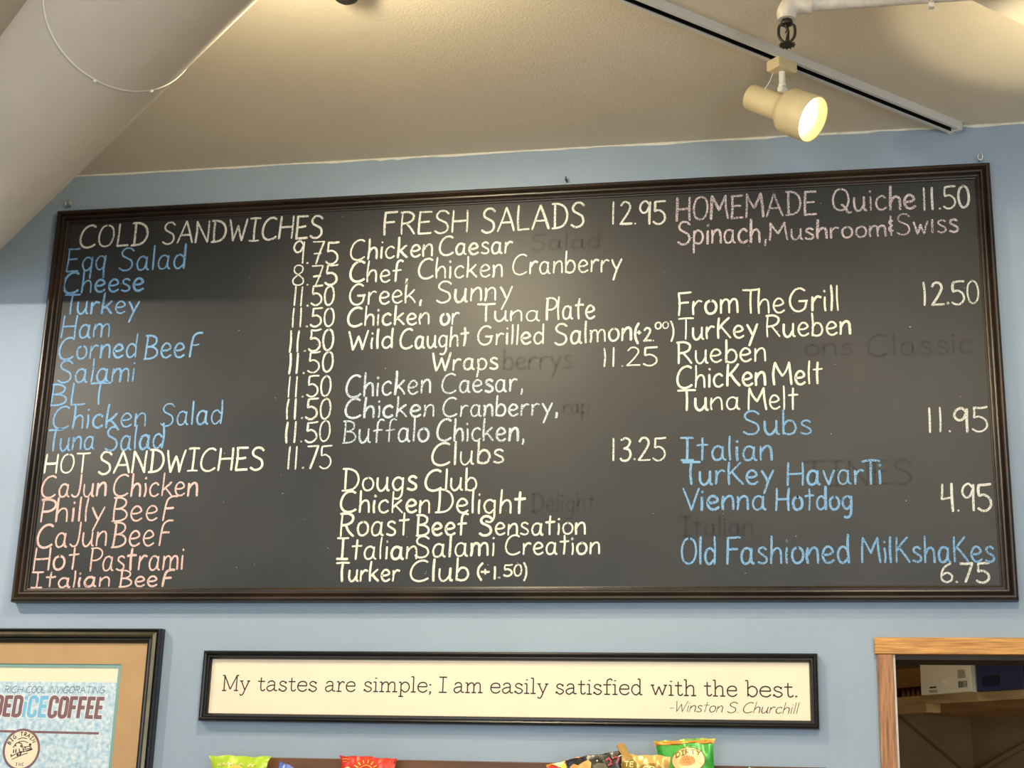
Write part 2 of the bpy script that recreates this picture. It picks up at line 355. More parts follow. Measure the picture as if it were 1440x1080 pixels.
CHALK = [
 ('chalk_heading', 'white', 'COLD SANDWICHES', [('COLD', -1.9121, 3.0603, -1.7124, 3.0601, 0.0633), ('SANDWICHES', -1.6729, 3.0603, -1.2218, 3.0578, 0.0614)]),
 ('chalk_menu_line', 'blue', 'Egg Salad', [('Eqq', -1.9434, 2.992, -1.8244, 2.9929, 0.0649), ('Salad', -1.7895, 2.9903, -1.5996, 2.988, 0.0644)]),
 ('chalk_menu_line', 'blue', 'Cheese', [('Cheese', -1.9443, 2.9309, -1.7104, 2.9304, 0.0582)]),
 ('chalk_menu_line', 'blue', 'Turkey', [('Turkey', -1.9374, 2.8725, -1.7178, 2.8657, 0.0557)]),
 ('chalk_menu_line', 'blue', 'Ham', [('Ham', -1.9344, 2.8049, -1.7934, 2.802, 0.0612)]),
 ('chalk_menu_line', 'blue', 'Corned Beef', [('Corned', -1.9353, 2.7445, -1.7112, 2.7432, 0.0606), ('Bee{', -1.6929, 2.7387, -1.5393, 2.7396, 0.0639)]),
 ('chalk_menu_line', 'blue', 'Salami', [('Salami', -1.9288, 2.6814, -1.7094, 2.6779, 0.06)]),
 ('chalk_menu_line', 'blue', 'BLT', [('BLT', -1.9453, 2.6175, -1.7734, 2.6179, 0.0577)]),
 ('chalk_menu_line', 'blue', 'Chicken Salad', [('Chicken', -1.9284, 2.5534, -1.6663, 2.555, 0.0589), ('Salad', -1.6284, 2.556, -1.4594, 2.5577, 0.0584)]),
 ('chalk_menu_line', 'blue', 'Tuna Salad', [('Tuna', -1.9382, 2.4942, -1.8027, 2.4982, 0.0567), ('Salad', -1.7754, 2.4919, -1.6129, 2.4971, 0.0619)]),
 ('chalk_heading', 'cream', 'HOT SANDWICHES', [('HOT', -1.937, 2.4354, -1.8084, 2.435, 0.0506), ('SANDWICHES', -1.7864, 2.4318, -1.3383, 2.4352, 0.0574)]),
 ('chalk_menu_line', 'pink', 'CaJun Chicken', [('CaJun', -1.9389, 2.3705, -1.7565, 2.3735, 0.0556), ('Chicken', -1.7397, 2.3714, -1.5078, 2.3699, 0.057)]),
 ('chalk_menu_line', 'pink', 'Philly Beef', [('Philly', -1.935, 2.3076, -1.7551, 2.3078, 0.0588), ('Bee{', -1.7356, 2.3067, -1.5688, 2.3084, 0.062)]),
 ('chalk_menu_line', 'pink', 'CaJun Beef', [('CaJun', -1.9346, 2.2406, -1.7404, 2.2436, 0.06), ('Bee{', -1.7303, 2.2398, -1.5741, 2.2449, 0.0632)]),
 ('chalk_menu_line', 'pink', 'Hot Pastrami', [('Hot', -1.9361, 2.182, -1.8121, 2.1859, 0.0578), ('Pastrami', -1.7834, 2.1803, -1.5285, 2.1826, 0.0591)]),
 ('chalk_menu_line', 'pink', 'Italian Beef', [('Italian', -1.9364, 2.1384, -1.7205, 2.1404, 0.0394), ('Bee{', -1.6984, 2.1395, -1.5584, 2.1408, 0.0409)]),
 ('chalk_price', 'white', '9.75', [('9.Z5', -1.3026, 2.9881, -1.1773, 2.9811, 0.0613)]),
 ('chalk_price', 'white', '8.75', [('8.Z5', -1.3002, 2.9268, -1.1757, 2.923, 0.0549)]),
 ('chalk_price', 'white', '11.50', [('11.50', -1.2942, 2.8701, -1.1809, 2.8685, 0.0525)]),
 ('chalk_price', 'white', '11.50', [('11.50', -1.2939, 2.8116, -1.1773, 2.8103, 0.0511)]),
 ('chalk_price', 'white', '11.50', [('11.50', -1.2977, 2.7442, -1.1741, 2.7449, 0.0573)]),
 ('chalk_price', 'white', '11.50', [('11.50', -1.2954, 2.6849, -1.1724, 2.6878, 0.054)]),
 ('chalk_price', 'white', '11.50', [('11.50', -1.2919, 2.6228, -1.174, 2.6228, 0.0544)]),
 ('chalk_price', 'white', '11.50', [('11.50', -1.2915, 2.5649, -1.1712, 2.5635, 0.053)]),
 ('chalk_price', 'white', '11.50', [('11.50', -1.2889, 2.5034, -1.1684, 2.5046, 0.0535)]),
 ('chalk_price', 'white', '11.75', [('11.75', -1.2793, 2.435, -1.1612, 2.4357, 0.0584)]),
 ('chalk_heading', 'white', 'FRESH SALADS', [('FRESH', -1.0608, 3.0569, -0.8317, 3.0536, 0.0613), ('SALADS', -0.7998, 3.0501, -0.5299, 3.0529, 0.0664)]),
 ('chalk_price', 'white', '12.95', [('12.95', -0.4637, 3.0558, -0.3254, 3.0507, 0.0618)]),
 ('chalk_menu_line', 'white', 'Chicken Caesar', [('Chicken', -1.1472, 2.9906, -0.9231, 2.9922, 0.054), ('Caesar', -0.91, 2.9932, -0.7145, 2.9904, 0.0506)]),
 ('chalk_menu_line', 'white', 'Chef, Chicken Cranberry', [('Chef,', -1.1455, 2.9296, -0.9859, 2.9247, 0.0546), ('Chicken', -0.9617, 2.9305, -0.7376, 2.9273, 0.0541), ('Cranberry', -0.7166, 2.9315, -0.434, 2.9288, 0.0535)]),
 ('chalk_menu_line', 'white', 'Greek, Sunny', [('Greek,', -1.1427, 2.8666, -0.9457, 2.866, 0.056), ('Sunny', -0.9111, 2.8637, -0.7129, 2.8644, 0.0573)]),
 ('chalk_menu_line', 'white', 'Chicken or Tuna Plate', [('Chicken', -1.1439, 2.8087, -0.9244, 2.8068, 0.0497), ('or', -0.8993, 2.803, -0.8467, 2.8039, 0.0494), ('Tuna', -0.8027, 2.809, -0.6406, 2.8058, 0.0453), ('Plate', -0.628, 2.8072, -0.5007, 2.8062, 0.0563)]),
 ('chalk_menu_line', 'white', 'Wild Caught Grilled Salmon ( + 2. 00 )', [('Wild', -1.1382, 2.7437, -1.0165, 2.7469, 0.0494), ('Caught', -1.0014, 2.743, -0.8207, 2.7454, 0.0509), ('Grilled', -0.8006, 2.7466, -0.6276, 2.7445, 0.0496), ('Salmon', -0.6033, 2.7408, -0.4082, 2.7462, 0.0537), ('(', -0.4046, 2.7405, -0.3906, 2.741, 0.0461), ('+', -0.3977, 2.7578, -0.3845, 2.7574, 0.0148), ('2.', -0.3818, 2.7416, -0.3521, 2.7424, 0.035), ('00', -0.3538, 2.7729, -0.3171, 2.7734, 0.0166), (')', -0.3154, 2.7448, -0.3032, 2.7444, 0.0459)]),
 ('chalk_heading', 'white', 'Wraps', [('Wraps', -0.9154, 2.6824, -0.7422, 2.6818, 0.0466)]),
 ('chalk_price', 'white', '11.25', [('11.25', -0.4834, 2.6797, -0.3451, 2.6787, 0.0475)]),
 ('chalk_menu_line', 'paleblue', 'Chicken Caesar,', [('Chicken', -1.1363, 2.6186, -0.9128, 2.6241, 0.0577), ('Caesar,', -0.8872, 2.6233, -0.6776, 2.6221, 0.0516)]),
 ('chalk_menu_line', 'paleblue', 'Chicken Cranberry,', [('Chicken', -1.1349, 2.5649, -0.9011, 2.5638, 0.0498), ('Cranberry,', -0.8819, 2.5615, -0.5892, 2.5597, 0.0474)]),
 ('chalk_menu_line', 'paleblue', 'Buffalo Chicken,', [('Buffalo', -1.1374, 2.4993, -0.9111, 2.5, 0.0567), ('Chicken,', -0.8957, 2.4997, -0.6709, 2.4958, 0.0542)]),
 ('chalk_heading', 'white', 'Clubs', [('Clubs', -0.9057, 2.4374, -0.7208, 2.442, 0.0556)]),
 ('chalk_price', 'white', '13.25', [('13.25', -0.4584, 2.4407, -0.3263, 2.44, 0.0563)]),
 ('chalk_menu_line', 'cream', 'Dougs Club', [('Dougs', -1.1309, 2.3771, -0.9381, 2.3765, 0.0556), ('Club', -0.92, 2.3739, -0.786, 2.3737, 0.0516)]),
 ('chalk_menu_line', 'cream', 'Chicken Delight', [('Chicken', -1.1322, 2.3231, -0.9014, 2.3185, 0.0516), ('Delight', -0.8907, 2.3184, -0.6646, 2.3138, 0.0563)]),
 ('chalk_menu_line', 'cream', 'Roast Beef Sensation', [('Roast', -1.1312, 2.263, -0.9526, 2.2643, 0.0565), ('Beef', -0.9364, 2.2624, -0.806, 2.2621, 0.0508), ('Sensation', -0.7787, 2.2618, -0.5158, 2.2619, 0.0468)]),
 ('chalk_menu_line', 'cream', 'Italian Salami Creation', [('Italian', -1.1341, 2.206, -0.9284, 2.2046, 0.0507), ('Salami', -0.9375, 2.2082, -0.7368, 2.212, 0.052), ('Creation', -0.7142, 2.2135, -0.4819, 2.2136, 0.0463)]),
 ('chalk_menu_line', 'cream', 'Turker Club ( + 1 . 50 )', [('Turker', -1.1333, 2.1507, -0.9694, 2.151, 0.0451), ('Club', -0.9472, 2.15, -0.7994, 2.1529, 0.0499), ('(', -0.7812, 2.1554, -0.7646, 2.1553, 0.036), ('+', -0.7709, 2.1622, -0.7474, 2.1621, 0.0206), ('1', -0.7403, 2.1552, -0.7316, 2.1552, 0.0291), ('.', -0.7282, 2.1569, -0.7195, 2.1568, 0.0291), ('50', -0.7162, 2.162, -0.6695, 2.1626, 0.0274), (')', -0.6675, 2.1549, -0.6555, 2.1549, 0.0375)]),
 ('chalk_heading', 'mauve', 'HOMEMADE Quiche', [('HOMEMADE', -0.3004, 3.0572, 0.0489, 3.0574, 0.062), ('Quiche', 0.0834, 3.0622, 0.2864, 3.06, 0.0602)]),
 ('chalk_price', 'white', '11.50', [('11.50', 0.2996, 3.0547, 0.4125, 3.0571, 0.0578)]),
 ('chalk_menu_line', 'mauve', 'Spinach, Mushroom & Swiss', [('Spinach,', -0.2971, 2.9934, -0.0746, 2.9898, 0.0588), ('Mushroom', -0.071, 2.9934, 0.2135, 2.9909, 0.0468), ('&', 0.2153, 2.9927, 0.2321, 2.9928, 0.0502), ('Sw!ss', 0.2355, 2.9945, 0.3833, 2.9937, 0.0537)]),
 ('chalk_heading', 'cream', 'From The Grill', [('From', -0.2978, 2.806, -0.1469, 2.8076, 0.0591), ('The', -0.14, 2.8046, -0.0357, 2.8043, 0.0605), ('Grill', -0.0271, 2.8067, 0.0955, 2.8047, 0.0602)]),
 ('chalk_price', 'white', '12.50', [('12.50', 0.2879, 2.809, 0.4207, 2.8101, 0.0574)]),
 ('chalk_menu_line', 'cream', 'TurKey Rueben', [('TurKey', -0.2971, 2.7433, -0.1017, 2.7434, 0.0521), ('Rueben', -0.0847, 2.7423, 0.1201, 2.7432, 0.0542)]),
 ('chalk_menu_line', 'cream', 'Rueben', [('Rueben', -0.3, 2.6822, -0.0825, 2.6816, 0.0543)]),
 ('chalk_menu_line', 'cream', 'ChicKen Melt', [('ChicKen', -0.301, 2.6198, -0.0837, 2.6217, 0.0538), ('Melt', -0.0677, 2.6212, 0.0495, 2.6205, 0.0551)]),
 ('chalk_menu_line', 'cream', 'Tuna Melt', [('Tuna', -0.2978, 2.5632, -0.1472, 2.562, 0.0498), ('Melt', -0.1303, 2.5616, -0.0097, 2.5594, 0.0547)]),
 ('chalk_heading', 'blue', 'Subs', [('Subs', -0.1431, 2.5002, 0.0202, 2.4975, 0.0559)]),
 ('chalk_price', 'white', '11.95', [('11.95', 0.2842, 2.4959, 0.4215, 2.4936, 0.0581)]),
 ('chalk_menu_line', 'blue', 'Italian', [('Italian', -0.2923, 2.4393, -0.0725, 2.4351, 0.0557)]),
 ('chalk_menu_line', 'blue', 'TurKey HavarTi', [('TurKey', -0.2875, 2.38, -0.0704, 2.3774, 0.0535), ('HavarTi', -0.0424, 2.3744, 0.1774, 2.3743, 0.0545)]),
 ('chalk_menu_line', 'blue', 'Vienna Hotdog', [('Vienna', -0.2861, 2.317, -0.0906, 2.317, 0.053), ('Hotdog', -0.0701, 2.3142, 0.1091, 2.3145, 0.0524)]),
 ('chalk_price', 'white', '4.95', [('4.95', 0.3052, 2.3075, 0.4191, 2.3081, 0.063)]),
 ('chalk_menu_line', 'blue', 'Old Fashioned MilKshaKes', [('Old', -0.2925, 2.1895, -0.2088, 2.1881, 0.0605), ('Fashioned', -0.1874, 2.188, 0.0982, 2.1896, 0.0615), ('MilKshaKes', 0.1222, 2.1894, 0.4189, 2.1892, 0.0572)]),
 ('chalk_price', 'white', '6.75', [('6.75', 0.2953, 2.1433, 0.4046, 2.1429, 0.0436)]),
 ('erased_chalk_ghost', 'ghost', 'Salad berrys rap Delight ons Classic TINES Italian', [('Salad', -0.6705, 2.9951, -0.4884, 2.9943, 0.0424), ('berrys', -0.7331, 2.6791, -0.5559, 2.6792, 0.0517), ('rap', -0.5804, 2.5613, -0.5101, 2.5614, 0.0397), ('Delight', -0.6542, 2.3172, -0.4933, 2.3187, 0.0453), ('ons', 0.0055, 2.6923, 0.1225, 2.692, 0.0447), ('Classic', 0.1538, 2.6857, 0.4006, 2.6865, 0.053), ('TINES', -0.0031, 2.3703, 0.248, 2.3732, 0.0577), ('Italian', -0.2948, 2.2547, -0.1206, 2.2547, 0.0474)]),
]
QUOTE = [('My', -1.4041, 1.8862, -1.3334, 1.8868, 0.0361), ('tastes', -1.3135, 1.8867, -1.164, 1.8867, 0.0359), ('are', -1.1442, 1.8869, -1.0682, 1.8871, 0.0356), ('simple;', -1.048, 1.8873, -0.8811, 1.8872, 0.0354), ('I', -0.8633, 1.8872, -0.8443, 1.887, 0.0352), ('am', -0.8281, 1.887, -0.7575, 1.8872, 0.0351), ('easily', -0.7398, 1.887, -0.601, 1.8862, 0.0352), ('satisfied', -0.5842, 1.8862, -0.3801, 1.8861, 0.0352), ('with', -0.362, 1.8857, -0.2577, 1.8851, 0.0354), ('the', -0.2399, 1.885, -0.1647, 1.8845, 0.0355), ('best.', -0.1465, 1.8845, -0.0292, 1.8841, 0.0356)]
CREDIT = [('-Winston', -0.3196, 1.8489, -0.2, 1.8486, 0.0234), ('S.', -0.1876, 1.8479, -0.1631, 1.8479, 0.0233), ('Churchill', -0.1535, 1.8479, -0.0317, 1.8472, 0.0232)]
TAGLINE = [('R^CH', -1.9736, 1.8753, -1.9255, 1.8754, 0.0159), ('COOL', -1.915, 1.8755, -1.8644, 1.8756, 0.0159), ('^NV^GORAT^NG', -1.854, 1.8757, -1.7065, 1.8764, 0.0158)]
TITLE = [('BLENDED', -2.1047, 1.8189, -1.9227, 1.8168, 0.0508), ('iCE', -1.9189, 1.8165, -1.8562, 1.8163, 0.0513), ('COFFEE', -1.8514, 1.816, -1.7075, 1.8147, 0.052)]
RULE = [-2.1266, 1.7822, -1.7102, 1.7797]
BADGE = [-1.9098, 1.7381]

# ------------------------------------------------------------------ materials
m_wall = mat('blue_grey_wall_paint', rgb(150, 166, 182), .75, var=.05, vscale=2.2, bump=.12, bscale=120, spec=.3)
m_ceil = mat('cream_ceiling_stucco', rgb(222, 211, 190), .9, var=.03, vscale=3, bump=.4, bscale=190, spec=.2)
m_white = mat('white_caulk', rgb(225, 222, 210), .8, var=.1, vscale=40)
m_floor = mat('tan_floor_tile', rgb(170, 150, 125), .6, var=.15, vscale=5)
m_shell = mat('pale_room_paint', rgb(190, 185, 175), .9, var=.03, vscale=2)
m_store = mat('tan_storeroom_paint', rgb(128, 98, 62), .9, var=.06, vscale=4)
m_slate = mat('black_chalkboard', rgb(37, 40, 43), .47, spec=.36, var=.0, col2=rgb(48, 49, 49), vscale=3.5, detail=6)
m_frame = mat('worn_black_brown_moulding', rgb(20, 15, 12), .35, spec=.5, col2=rgb(52, 38, 26), vscale=16, stretch=(.25, 1, .25), bump=.1, bscale=90)
m_black = mat('black_gloss_moulding', rgb(16, 16, 18), .3, spec=.5, var=.2, vscale=10)
m_sheen = mat('warm_sheen_moulding', rgb(92, 84, 66), .3, metal=.85, var=.2, vscale=20)  # warm lamp reflection on black moulding put into the ridge colour
m_cream = mat('cream_sign_board', rgb(236, 222, 196), .6, var=.02, vscale=6, spec=.3)
m_ink = mat('black_sign_ink', rgb(28, 24, 22), .7, var=.05)
m_inkg = mat('grey_sign_ink', rgb(52, 46, 42), .7, var=.05)
m_matb = mat('tan_mat_board', rgb(182, 148, 106), .85, var=.05, vscale=14)
m_teal = mat('teal_mat_bevel', rgb(126, 165, 158), .8, var=.04)
m_pband = mat('cream_print_paper', rgb(238, 224, 196), .7, var=.02)
m_ice = mat('pale_ice_print', rgb(150, 188, 212), .7, col2=rgb(222, 232, 236), vscale=95, detail=6)
m_maroon = mat('mauve_print_ink', rgb(126, 94, 100), .7, var=.12, vscale=120)
m_skyink = mat('sky_blue_print_ink', rgb(120, 188, 222), .7, var=.06, vscale=120)
m_tagink = mat('grey_print_ink', rgb(84, 106, 116), .7, var=.05)
m_halo = mat('pale_print_outline', rgb(236, 228, 222), .7, var=.02)
m_duct = mat('duct_paint', rgb(224, 213, 196), .65, var=.03, vscale=5, bump=.18, bscale=150, spec=.3)
m_seam = mat('duct_seam_sealant', rgb(214, 206, 190), .6, var=.05)
m_track = mat('white_track_enamel', rgb(214, 212, 206), .45, var=.03)
m_slot = mat('black_track_channel', rgb(8, 8, 8), .6, var=.1)
m_lamp = mat('aged_ivory_enamel', rgb(214, 198, 156), .5, var=.06, vscale=12)
m_lampw = mat('white_stem_enamel', rgb(225, 222, 212), .5, var=.05)
m_bulb = mat('glowing_bulb_lens', rgb(255, 245, 220), .3, emit=(rgb(255, 240, 205), 8.0), var=.02)
m_refl = mat('lamp_reflector', rgb(196, 158, 96), .5, var=.02)
m_dark = mat('dark_bronze_lamp', rgb(24, 20, 16), .5, var=.1)
m_pipe = mat('painted_pipe', rgb(214, 202, 186), .5, col2=rgb(230, 224, 212), vscale=70)
m_bronze = mat('tarnished_sprinkler_brass', rgb(62, 58, 48), .45, metal=.6, var=.25, vscale=60)
m_oak = mat('honey_wood_trim', rgb(118, 74, 42), .55, col2=rgb(182, 130, 86), vscale=260, stretch=(1, 1, .05), bump=.1, bscale=80)
m_oakh = mat('honey_wood_trim_level', rgb(158, 102, 44), .55, col2=rgb(214, 160, 84), vscale=260, stretch=(.05, 1, 1), bump=.1, bscale=80)
m_lining = mat('dark_doorway_lining', rgb(60, 50, 42), .7, var=.1)
m_rack = mat('dark_walnut_board', rgb(62, 36, 16), .5, col2=rgb(118, 74, 36), vscale=18, stretch=(.12, 1, 1))
m_plank = mat('raw_pine_plank', rgb(150, 112, 62), .8, col2=rgb(188, 148, 92), vscale=20, stretch=(.3, .3, 1))
m_card = mat('kraft_cardboard', rgb(226, 208, 172), .9, var=.05, vscale=10)
m_cardb = mat('brown_cardboard', rgb(150, 104, 52), .9, var=.05, vscale=10)
m_navy = mat('navy_plastic', rgb(44, 46, 74), .5, var=.08)
m_redbr = mat('dark_red_brown_carton', rgb(66, 36, 22), .7, var=.15, vscale=30)
m_blackp = mat('black_plastic', rgb(22, 18, 14), .6, var=.1)
m_steel = mat('bright_steel', rgb(190, 186, 176), .3, metal=.9, var=.05)
def foil(name, r, g, b, r2=None, rough=.28):
    return mat(name, rgb(r, g, b), rough, metal=.25, spec=.8, var=0 if r2 else .12, col2=rgb(*r2) if r2 else None, vscale=26, bump=.25, bscale=45)

# ------------------------------------------------------------------ setting
H_C = 3.28; DX0, DTOP = .178, 1.982     # doorway opening
b = MB()
b.prism([(-3.6, 0), (DX0, 0), (DX0, DTOP), (1.05, DTOP), (1.05, 0), (2.6, 0), (2.6, H_C), (-3.6, H_C)][:2] + [(DX0, H_C), (-3.6, H_C)], 0, .1)
b.box(((DX0 + 1.05) / 2, .05, (DTOP + H_C) / 2), (1.05 - DX0, .1, H_C - DTOP)); b.box(((1.05 + 2.6) / 2, .05, H_C / 2), (2.6 - 1.05, .1, H_C))
struct(b.build('wall_back', m_wall), 'blue grey painted wall behind the menu board')
b = MB(); b.box((-.5, -2.9, H_C + .05), (6.3, 8.4, .1)); struct(b.build('ceiling', m_ceil), 'cream textured ceiling')
b = MB(); b.box((-.5, -2.4, -.05), (6.3, 9.4, .1)); struct(b.build('floor', m_floor))
b = MB(); b.box((-3.65, -3.5, H_C / 2), (.1, 7.2, H_C)); struct(b.build('wall_left', m_shell))
b = MB(); b.box((2.65, -3.5, H_C / 2), (.1, 7.2, H_C)); struct(b.build('wall_right', m_shell))
b = MB(); b.box((-.5, -7.1, H_C / 2), (6.4, .1, H_C)); struct(b.build('wall_front', m_shell))
# ragged caulk line where wall meets ceiling
b = MB(); x = -2.4; top = []; bot = []
while x < 1.2:
    top.append((x, H_C)); bot.append((x, H_C - random.choice((.0025, .003, .0045, .006, .004)) - random.uniform(0, .002))); x += random.uniform(.02, .09)
for i in range(len(top) - 1):
    b.add([(top[i][0], -.002, top[i][1]), (top[i + 1][0], -.002, top[i + 1][1]), (bot[i + 1][0], -.0015, bot[i + 1][1]), (bot[i][0], -.0015, bot[i][1])], [(0, 1, 2, 3)])
    b.add([(bot[i][0], -.0015, bot[i][1]), (bot[i + 1][0], -.0015, bot[i + 1][1]), (bot[i + 1][0], 0, bot[i + 1][1]), (bot[i][0], 0, bot[i][1])], [(0, 1, 2, 3)])
struct(b.build('trim_1', m_white), 'ragged white caulk line along the ceiling')
# dropped soffit at upper right, running at 45 degrees
z0 = 3.18
p0 = V((.4165, -.7108)); d = V((.7071, .7071)); nrm = V((.7071, -.7071))
pts = [p0 + d * -2.2, p0 + d * .93, p0 + d * .93 + nrm * .6, p0 + d * -2.2 + nrm * .6]
b = MB(); b.slab([tuple(q) for q in pts], z0, H_C + .02); struct(b.build('ceiling_soffit', m_ceil), 'cream textured soffit across the corner of the ceiling')
# door casing
dr = bpy.data.objects.new('door_1', None); C.objects.link(dr); dr.location = (.145, -.01, 0); struct(dr, 'honey wood cased doorway at lower right')
b = MB(); b.box((.1448 + .5, -.0105, 2.0175 - .0185), (1.0, .021, .037)); b.build('header', m_oakh, dr, .0015)
b = MB(); b.box((.149 + .0175, -.0095, .99), (.035, .019, 1.98)); b.build('jamb', m_oak, dr, .0015)
b = MB(); b.box((1.07, -.0095, .99), (.035, .019, 1.98)); b.build('jamb', m_oak, dr, .0015)
b = MB(); b.box((.1865, -.004, .99), (.005, .008, 1.98)); lab(b.build('paint_edge', m_white, dr), 'thin white painted edge')
b = MB(); b.box(((DX0 + 1.05) / 2, .05, DTOP - .006), (1.05 - DX0, .1, .012)); b.box((DX0 + .003, .05, DTOP / 2), (.006, .1, DTOP)); b.box((1.05 - .003, .05, DTOP / 2), (.006, .1, DTOP))
b.build('lining', m_lining, dr)

# ------------------------------------------------------------------ framed rectangles
def moulding(x0, z0, x1, z1, prof, mats, name, parent, group_of=None):
    """mitred picture moulding; prof: (inset, height off the wall)"""
    b = MB(); n = len(prof)
    for (i, (d, h)) in enumerate(prof[:-1]):
        d2, h2 = prof[i + 1]
        a = [(x0 + d, -h, z0 + d), (x1 - d, -h, z0 + d), (x1 - d, -h, z1 - d), (x0 + d, -h, z1 - d)]
        c = [(x0 + d2, -h2, z0 + d2), (x1 - d2, -h2, z0 + d2), (x1 - d2, -h2, z1 - d2), (x0 + d2, -h2, z1 - d2)]
        b.cur = group_of[i] if group_of else 0
        for k in range(4):
            b.add([a[k], a[(k + 1) % 4], c[(k + 1) % 4], c[k]], [(0, 1, 2, 3)])
    return b.build(name, mats, parent)

# --- chalk menu board
BX0, BX1, BZ0, BZ1 = -1.9773, .4627, 2.0994, 3.1654
board = thing('menu_board', 'wide black chalk menu board in a dark wood frame, filled with sandwich and salad prices', 'menu board', (BX0, 0, BZ0))
prof = [(0, 0), (0, .026), (.002, .031), (.006, .034), (.010, .034), (.0125, .030), (.014, .0265), (.0165, .029), (.020, .0315), (.0235, .031), (.0255, .0265), (.0262, .022), (.029, .0225), (.032, .021), (.0335, .017), (.036, .016), (.0365, .011)]
moulding(BX0, BZ0, BX1, BZ1, prof, [m_frame], 'frame', board)
b = MB(); b.box(((BX0 + BX1) / 2, -.006, (BZ0 + BZ1) / 2), (BX1 - BX0 - .05, .012, BZ1 - BZ0 - .05)); b.build('slate_panel', m_slate, board)
CH = {'white': chalk_mat('white_chalk', rgb(214, 214, 206), 0.33), 'cream': chalk_mat('warm_white_chalk', rgb(230, 227, 210), 0.37),
      'blue': chalk_mat('blue_chalk', rgb(124, 168, 208), 0.34), 'paleblue': chalk_mat('pale_blue_chalk', rgb(192, 206, 216), 0.31),
      'pink': chalk_mat('pink_chalk', rgb(222, 188, 180), 0.36), 'mauve': chalk_mat('pinkish_white_chalk', rgb(206, 192, 196), 0.27),
      'ghost': mat('erased_chalk_ghost', rgb(46, 46, 46), .6, spec=.3)}
gm = MATS['erased_chalk_ghost'].node_tree.nodes['Principled BSDF']; gm.inputs['Alpha'].default_value = .2
CN = {'white': 'white', 'cream': 'warm white', 'blue': 'blue', 'paleblue': 'pale bluish white', 'pink': 'pink', 'mauve': 'pinkish white', 'ghost': 'faint erased'}
for (nm, col, txt, rows) in CHALK:
    b = MB()
    w = {'chalk_heading': .0053, 'chalk_price': .0049, 'chalk_menu_line': .0051, 'erased_chalk_ghost': .006}[nm]
    if nm == 'erased_chalk_ghost': write(b, HAND, rows, w, -.01215, jit=.03, lift=.000004)
    else:
        for r in rows: write(b, HAND, [r], w if r[5] > .035 else w * .85, -.01235, jit=.028)
    o = b.build(nm, CH[col], board)
    if nm != 'erased_chalk_ghost': o['label'] = CN[col] + ' chalk writing ' + txt
    else: o['label'] = 'faint traces of wiped off chalk words'
# chalk dust specks
b = MB()
for k in range(60):
    x = random.uniform(BX0 + .05, BX1 - .05); z = random.uniform(BZ0 + .05, BZ1 - .05); r = random.uniform(.0008, .0018)
    b.ribbon([(x, z), (x + r * random.uniform(.6, 2), z + r * random.uniform(-.5, .5))], r, -.0122)
ds = b.build('chalk_dust', CH['white'], board); ds['kind'] = 'stuff'

# --- quotation sign
SX0, SX1, SZ0, SZ1 = -1.4536, .0174, 1.8129, 1.9808
sign = thing('quote_sign', 'long narrow cream quotation sign in a black frame under the chalk menu board', 'sign', (SX0, 0, SZ0))
prof = [(0, 0), (0, .019), (.0015, .022), (.005, .024), (.0085, .022), (.0105, .018), (.012, .0185), (.0145, .0185), (.0165, .016), (.0185, .013), (.0195, .006)]
moulding(SX0, SZ0, SX1, SZ1, prof, [m_black], 'frame', sign)
b = MB(); b.box(((SX0 + SX1) / 2, -.0035, (SZ0 + SZ1) / 2), (SX1 - SX0 - .03, .007, SZ1 - SZ0 - .03)); b.build('sign_face', m_cream, sign)
b = MB(); write(b, SLAB, QUOTE, .0029, -.0073, gap=.075, flat=True, lift=.000002); b.build('quote_lettering', m_ink, sign)
b = MB(); write(b, HAND, CREDIT, .0025, -.0073, gap=.12, nib=.35, nibdir=(1, .35), slant=.28, lift=.000002); lab(b.build('credit_lettering', m_inkg, sign), 'small grey italic name')

# --- framed coffee poster
PX1, PZ1 = -1.5672, 2.0342; PX0, PZ0 = PX1 - .66, PZ1 - .80
poster = thing('framed_poster', 'framed iced coffee advertisement with a tan mat at lower left', 'framed poster', (PX0, 0, PZ0))
prof = [(0, 0), (0, .020), (.002, .026), (.005, .028), (.008, .026), (.010, .029), (.017, .033), (.022, .031), (.0235, .025), (.028, .026), (.032, .024), (.034, .018), (.036, .017), (.0375, .012)]
mi = [0, 0, 0, 0, 0, 1, 1, 0, 0, 0, 0, 1, 0, 0]
moulding(PX0, PZ0, PX1, PZ1, prof, [m_black, m_sheen], 'frame', poster, mi)
b = MB(); sp = .0046                                # row of beads on the outer lip
def bead(x, z):
    b.smooth = True; b.lathe([(0, .0021), (.0015, .0016), (.0022, .0005)], (x, -.0272, z), (0, -1, 0), 6, False); b.smooth = False
n = int((PX1 - PX0 - .01) / sp)
for k in range(n + 1): bead(PX0 + .005 + k * sp, PZ1 - .005)
n = int((PZ1 - PZ0 - .01) / sp)
for k in range(1, n + 1): bead(PX1 - .005, PZ1 - .005 - k * sp)
b.build('beading', m_black, poster)
IX0, IX1, IZ0, IZ1 = PX0 + .034, PX1 - .034, PZ0 + .034, PZ1 - .034
MX0, MX1, MZ0, MZ1 = PX0 + .0995, -1.6667, PZ0 + .0875, 1.9467
def ring(o, i, y0, y1, m, name):
    b = MB(); (a0, c0, a1, c1), (e0, f0, e1, f1) = o, i
    A = [(a0, y0, c0), (a1, y0, c0), (a1, y0, c1), (a0, y0, c1)]; E = [(e0, y0, f0), (e1, y0, f0), (e1, y0, f1), (e0, y0, f1)]
    E2 = [(p[0], y1, p[2]) for p in E]
    for k in range(4):
        b.add([A[k], A[(k + 1) % 4], E[(k + 1) % 4], E[k]], [(0, 1, 2, 3)]); b.add([E[k], E[(k + 1) % 4], E2[(k + 1) % 4], E2[k]], [(0, 1, 2, 3)])
    return b.build(name, m, poster)
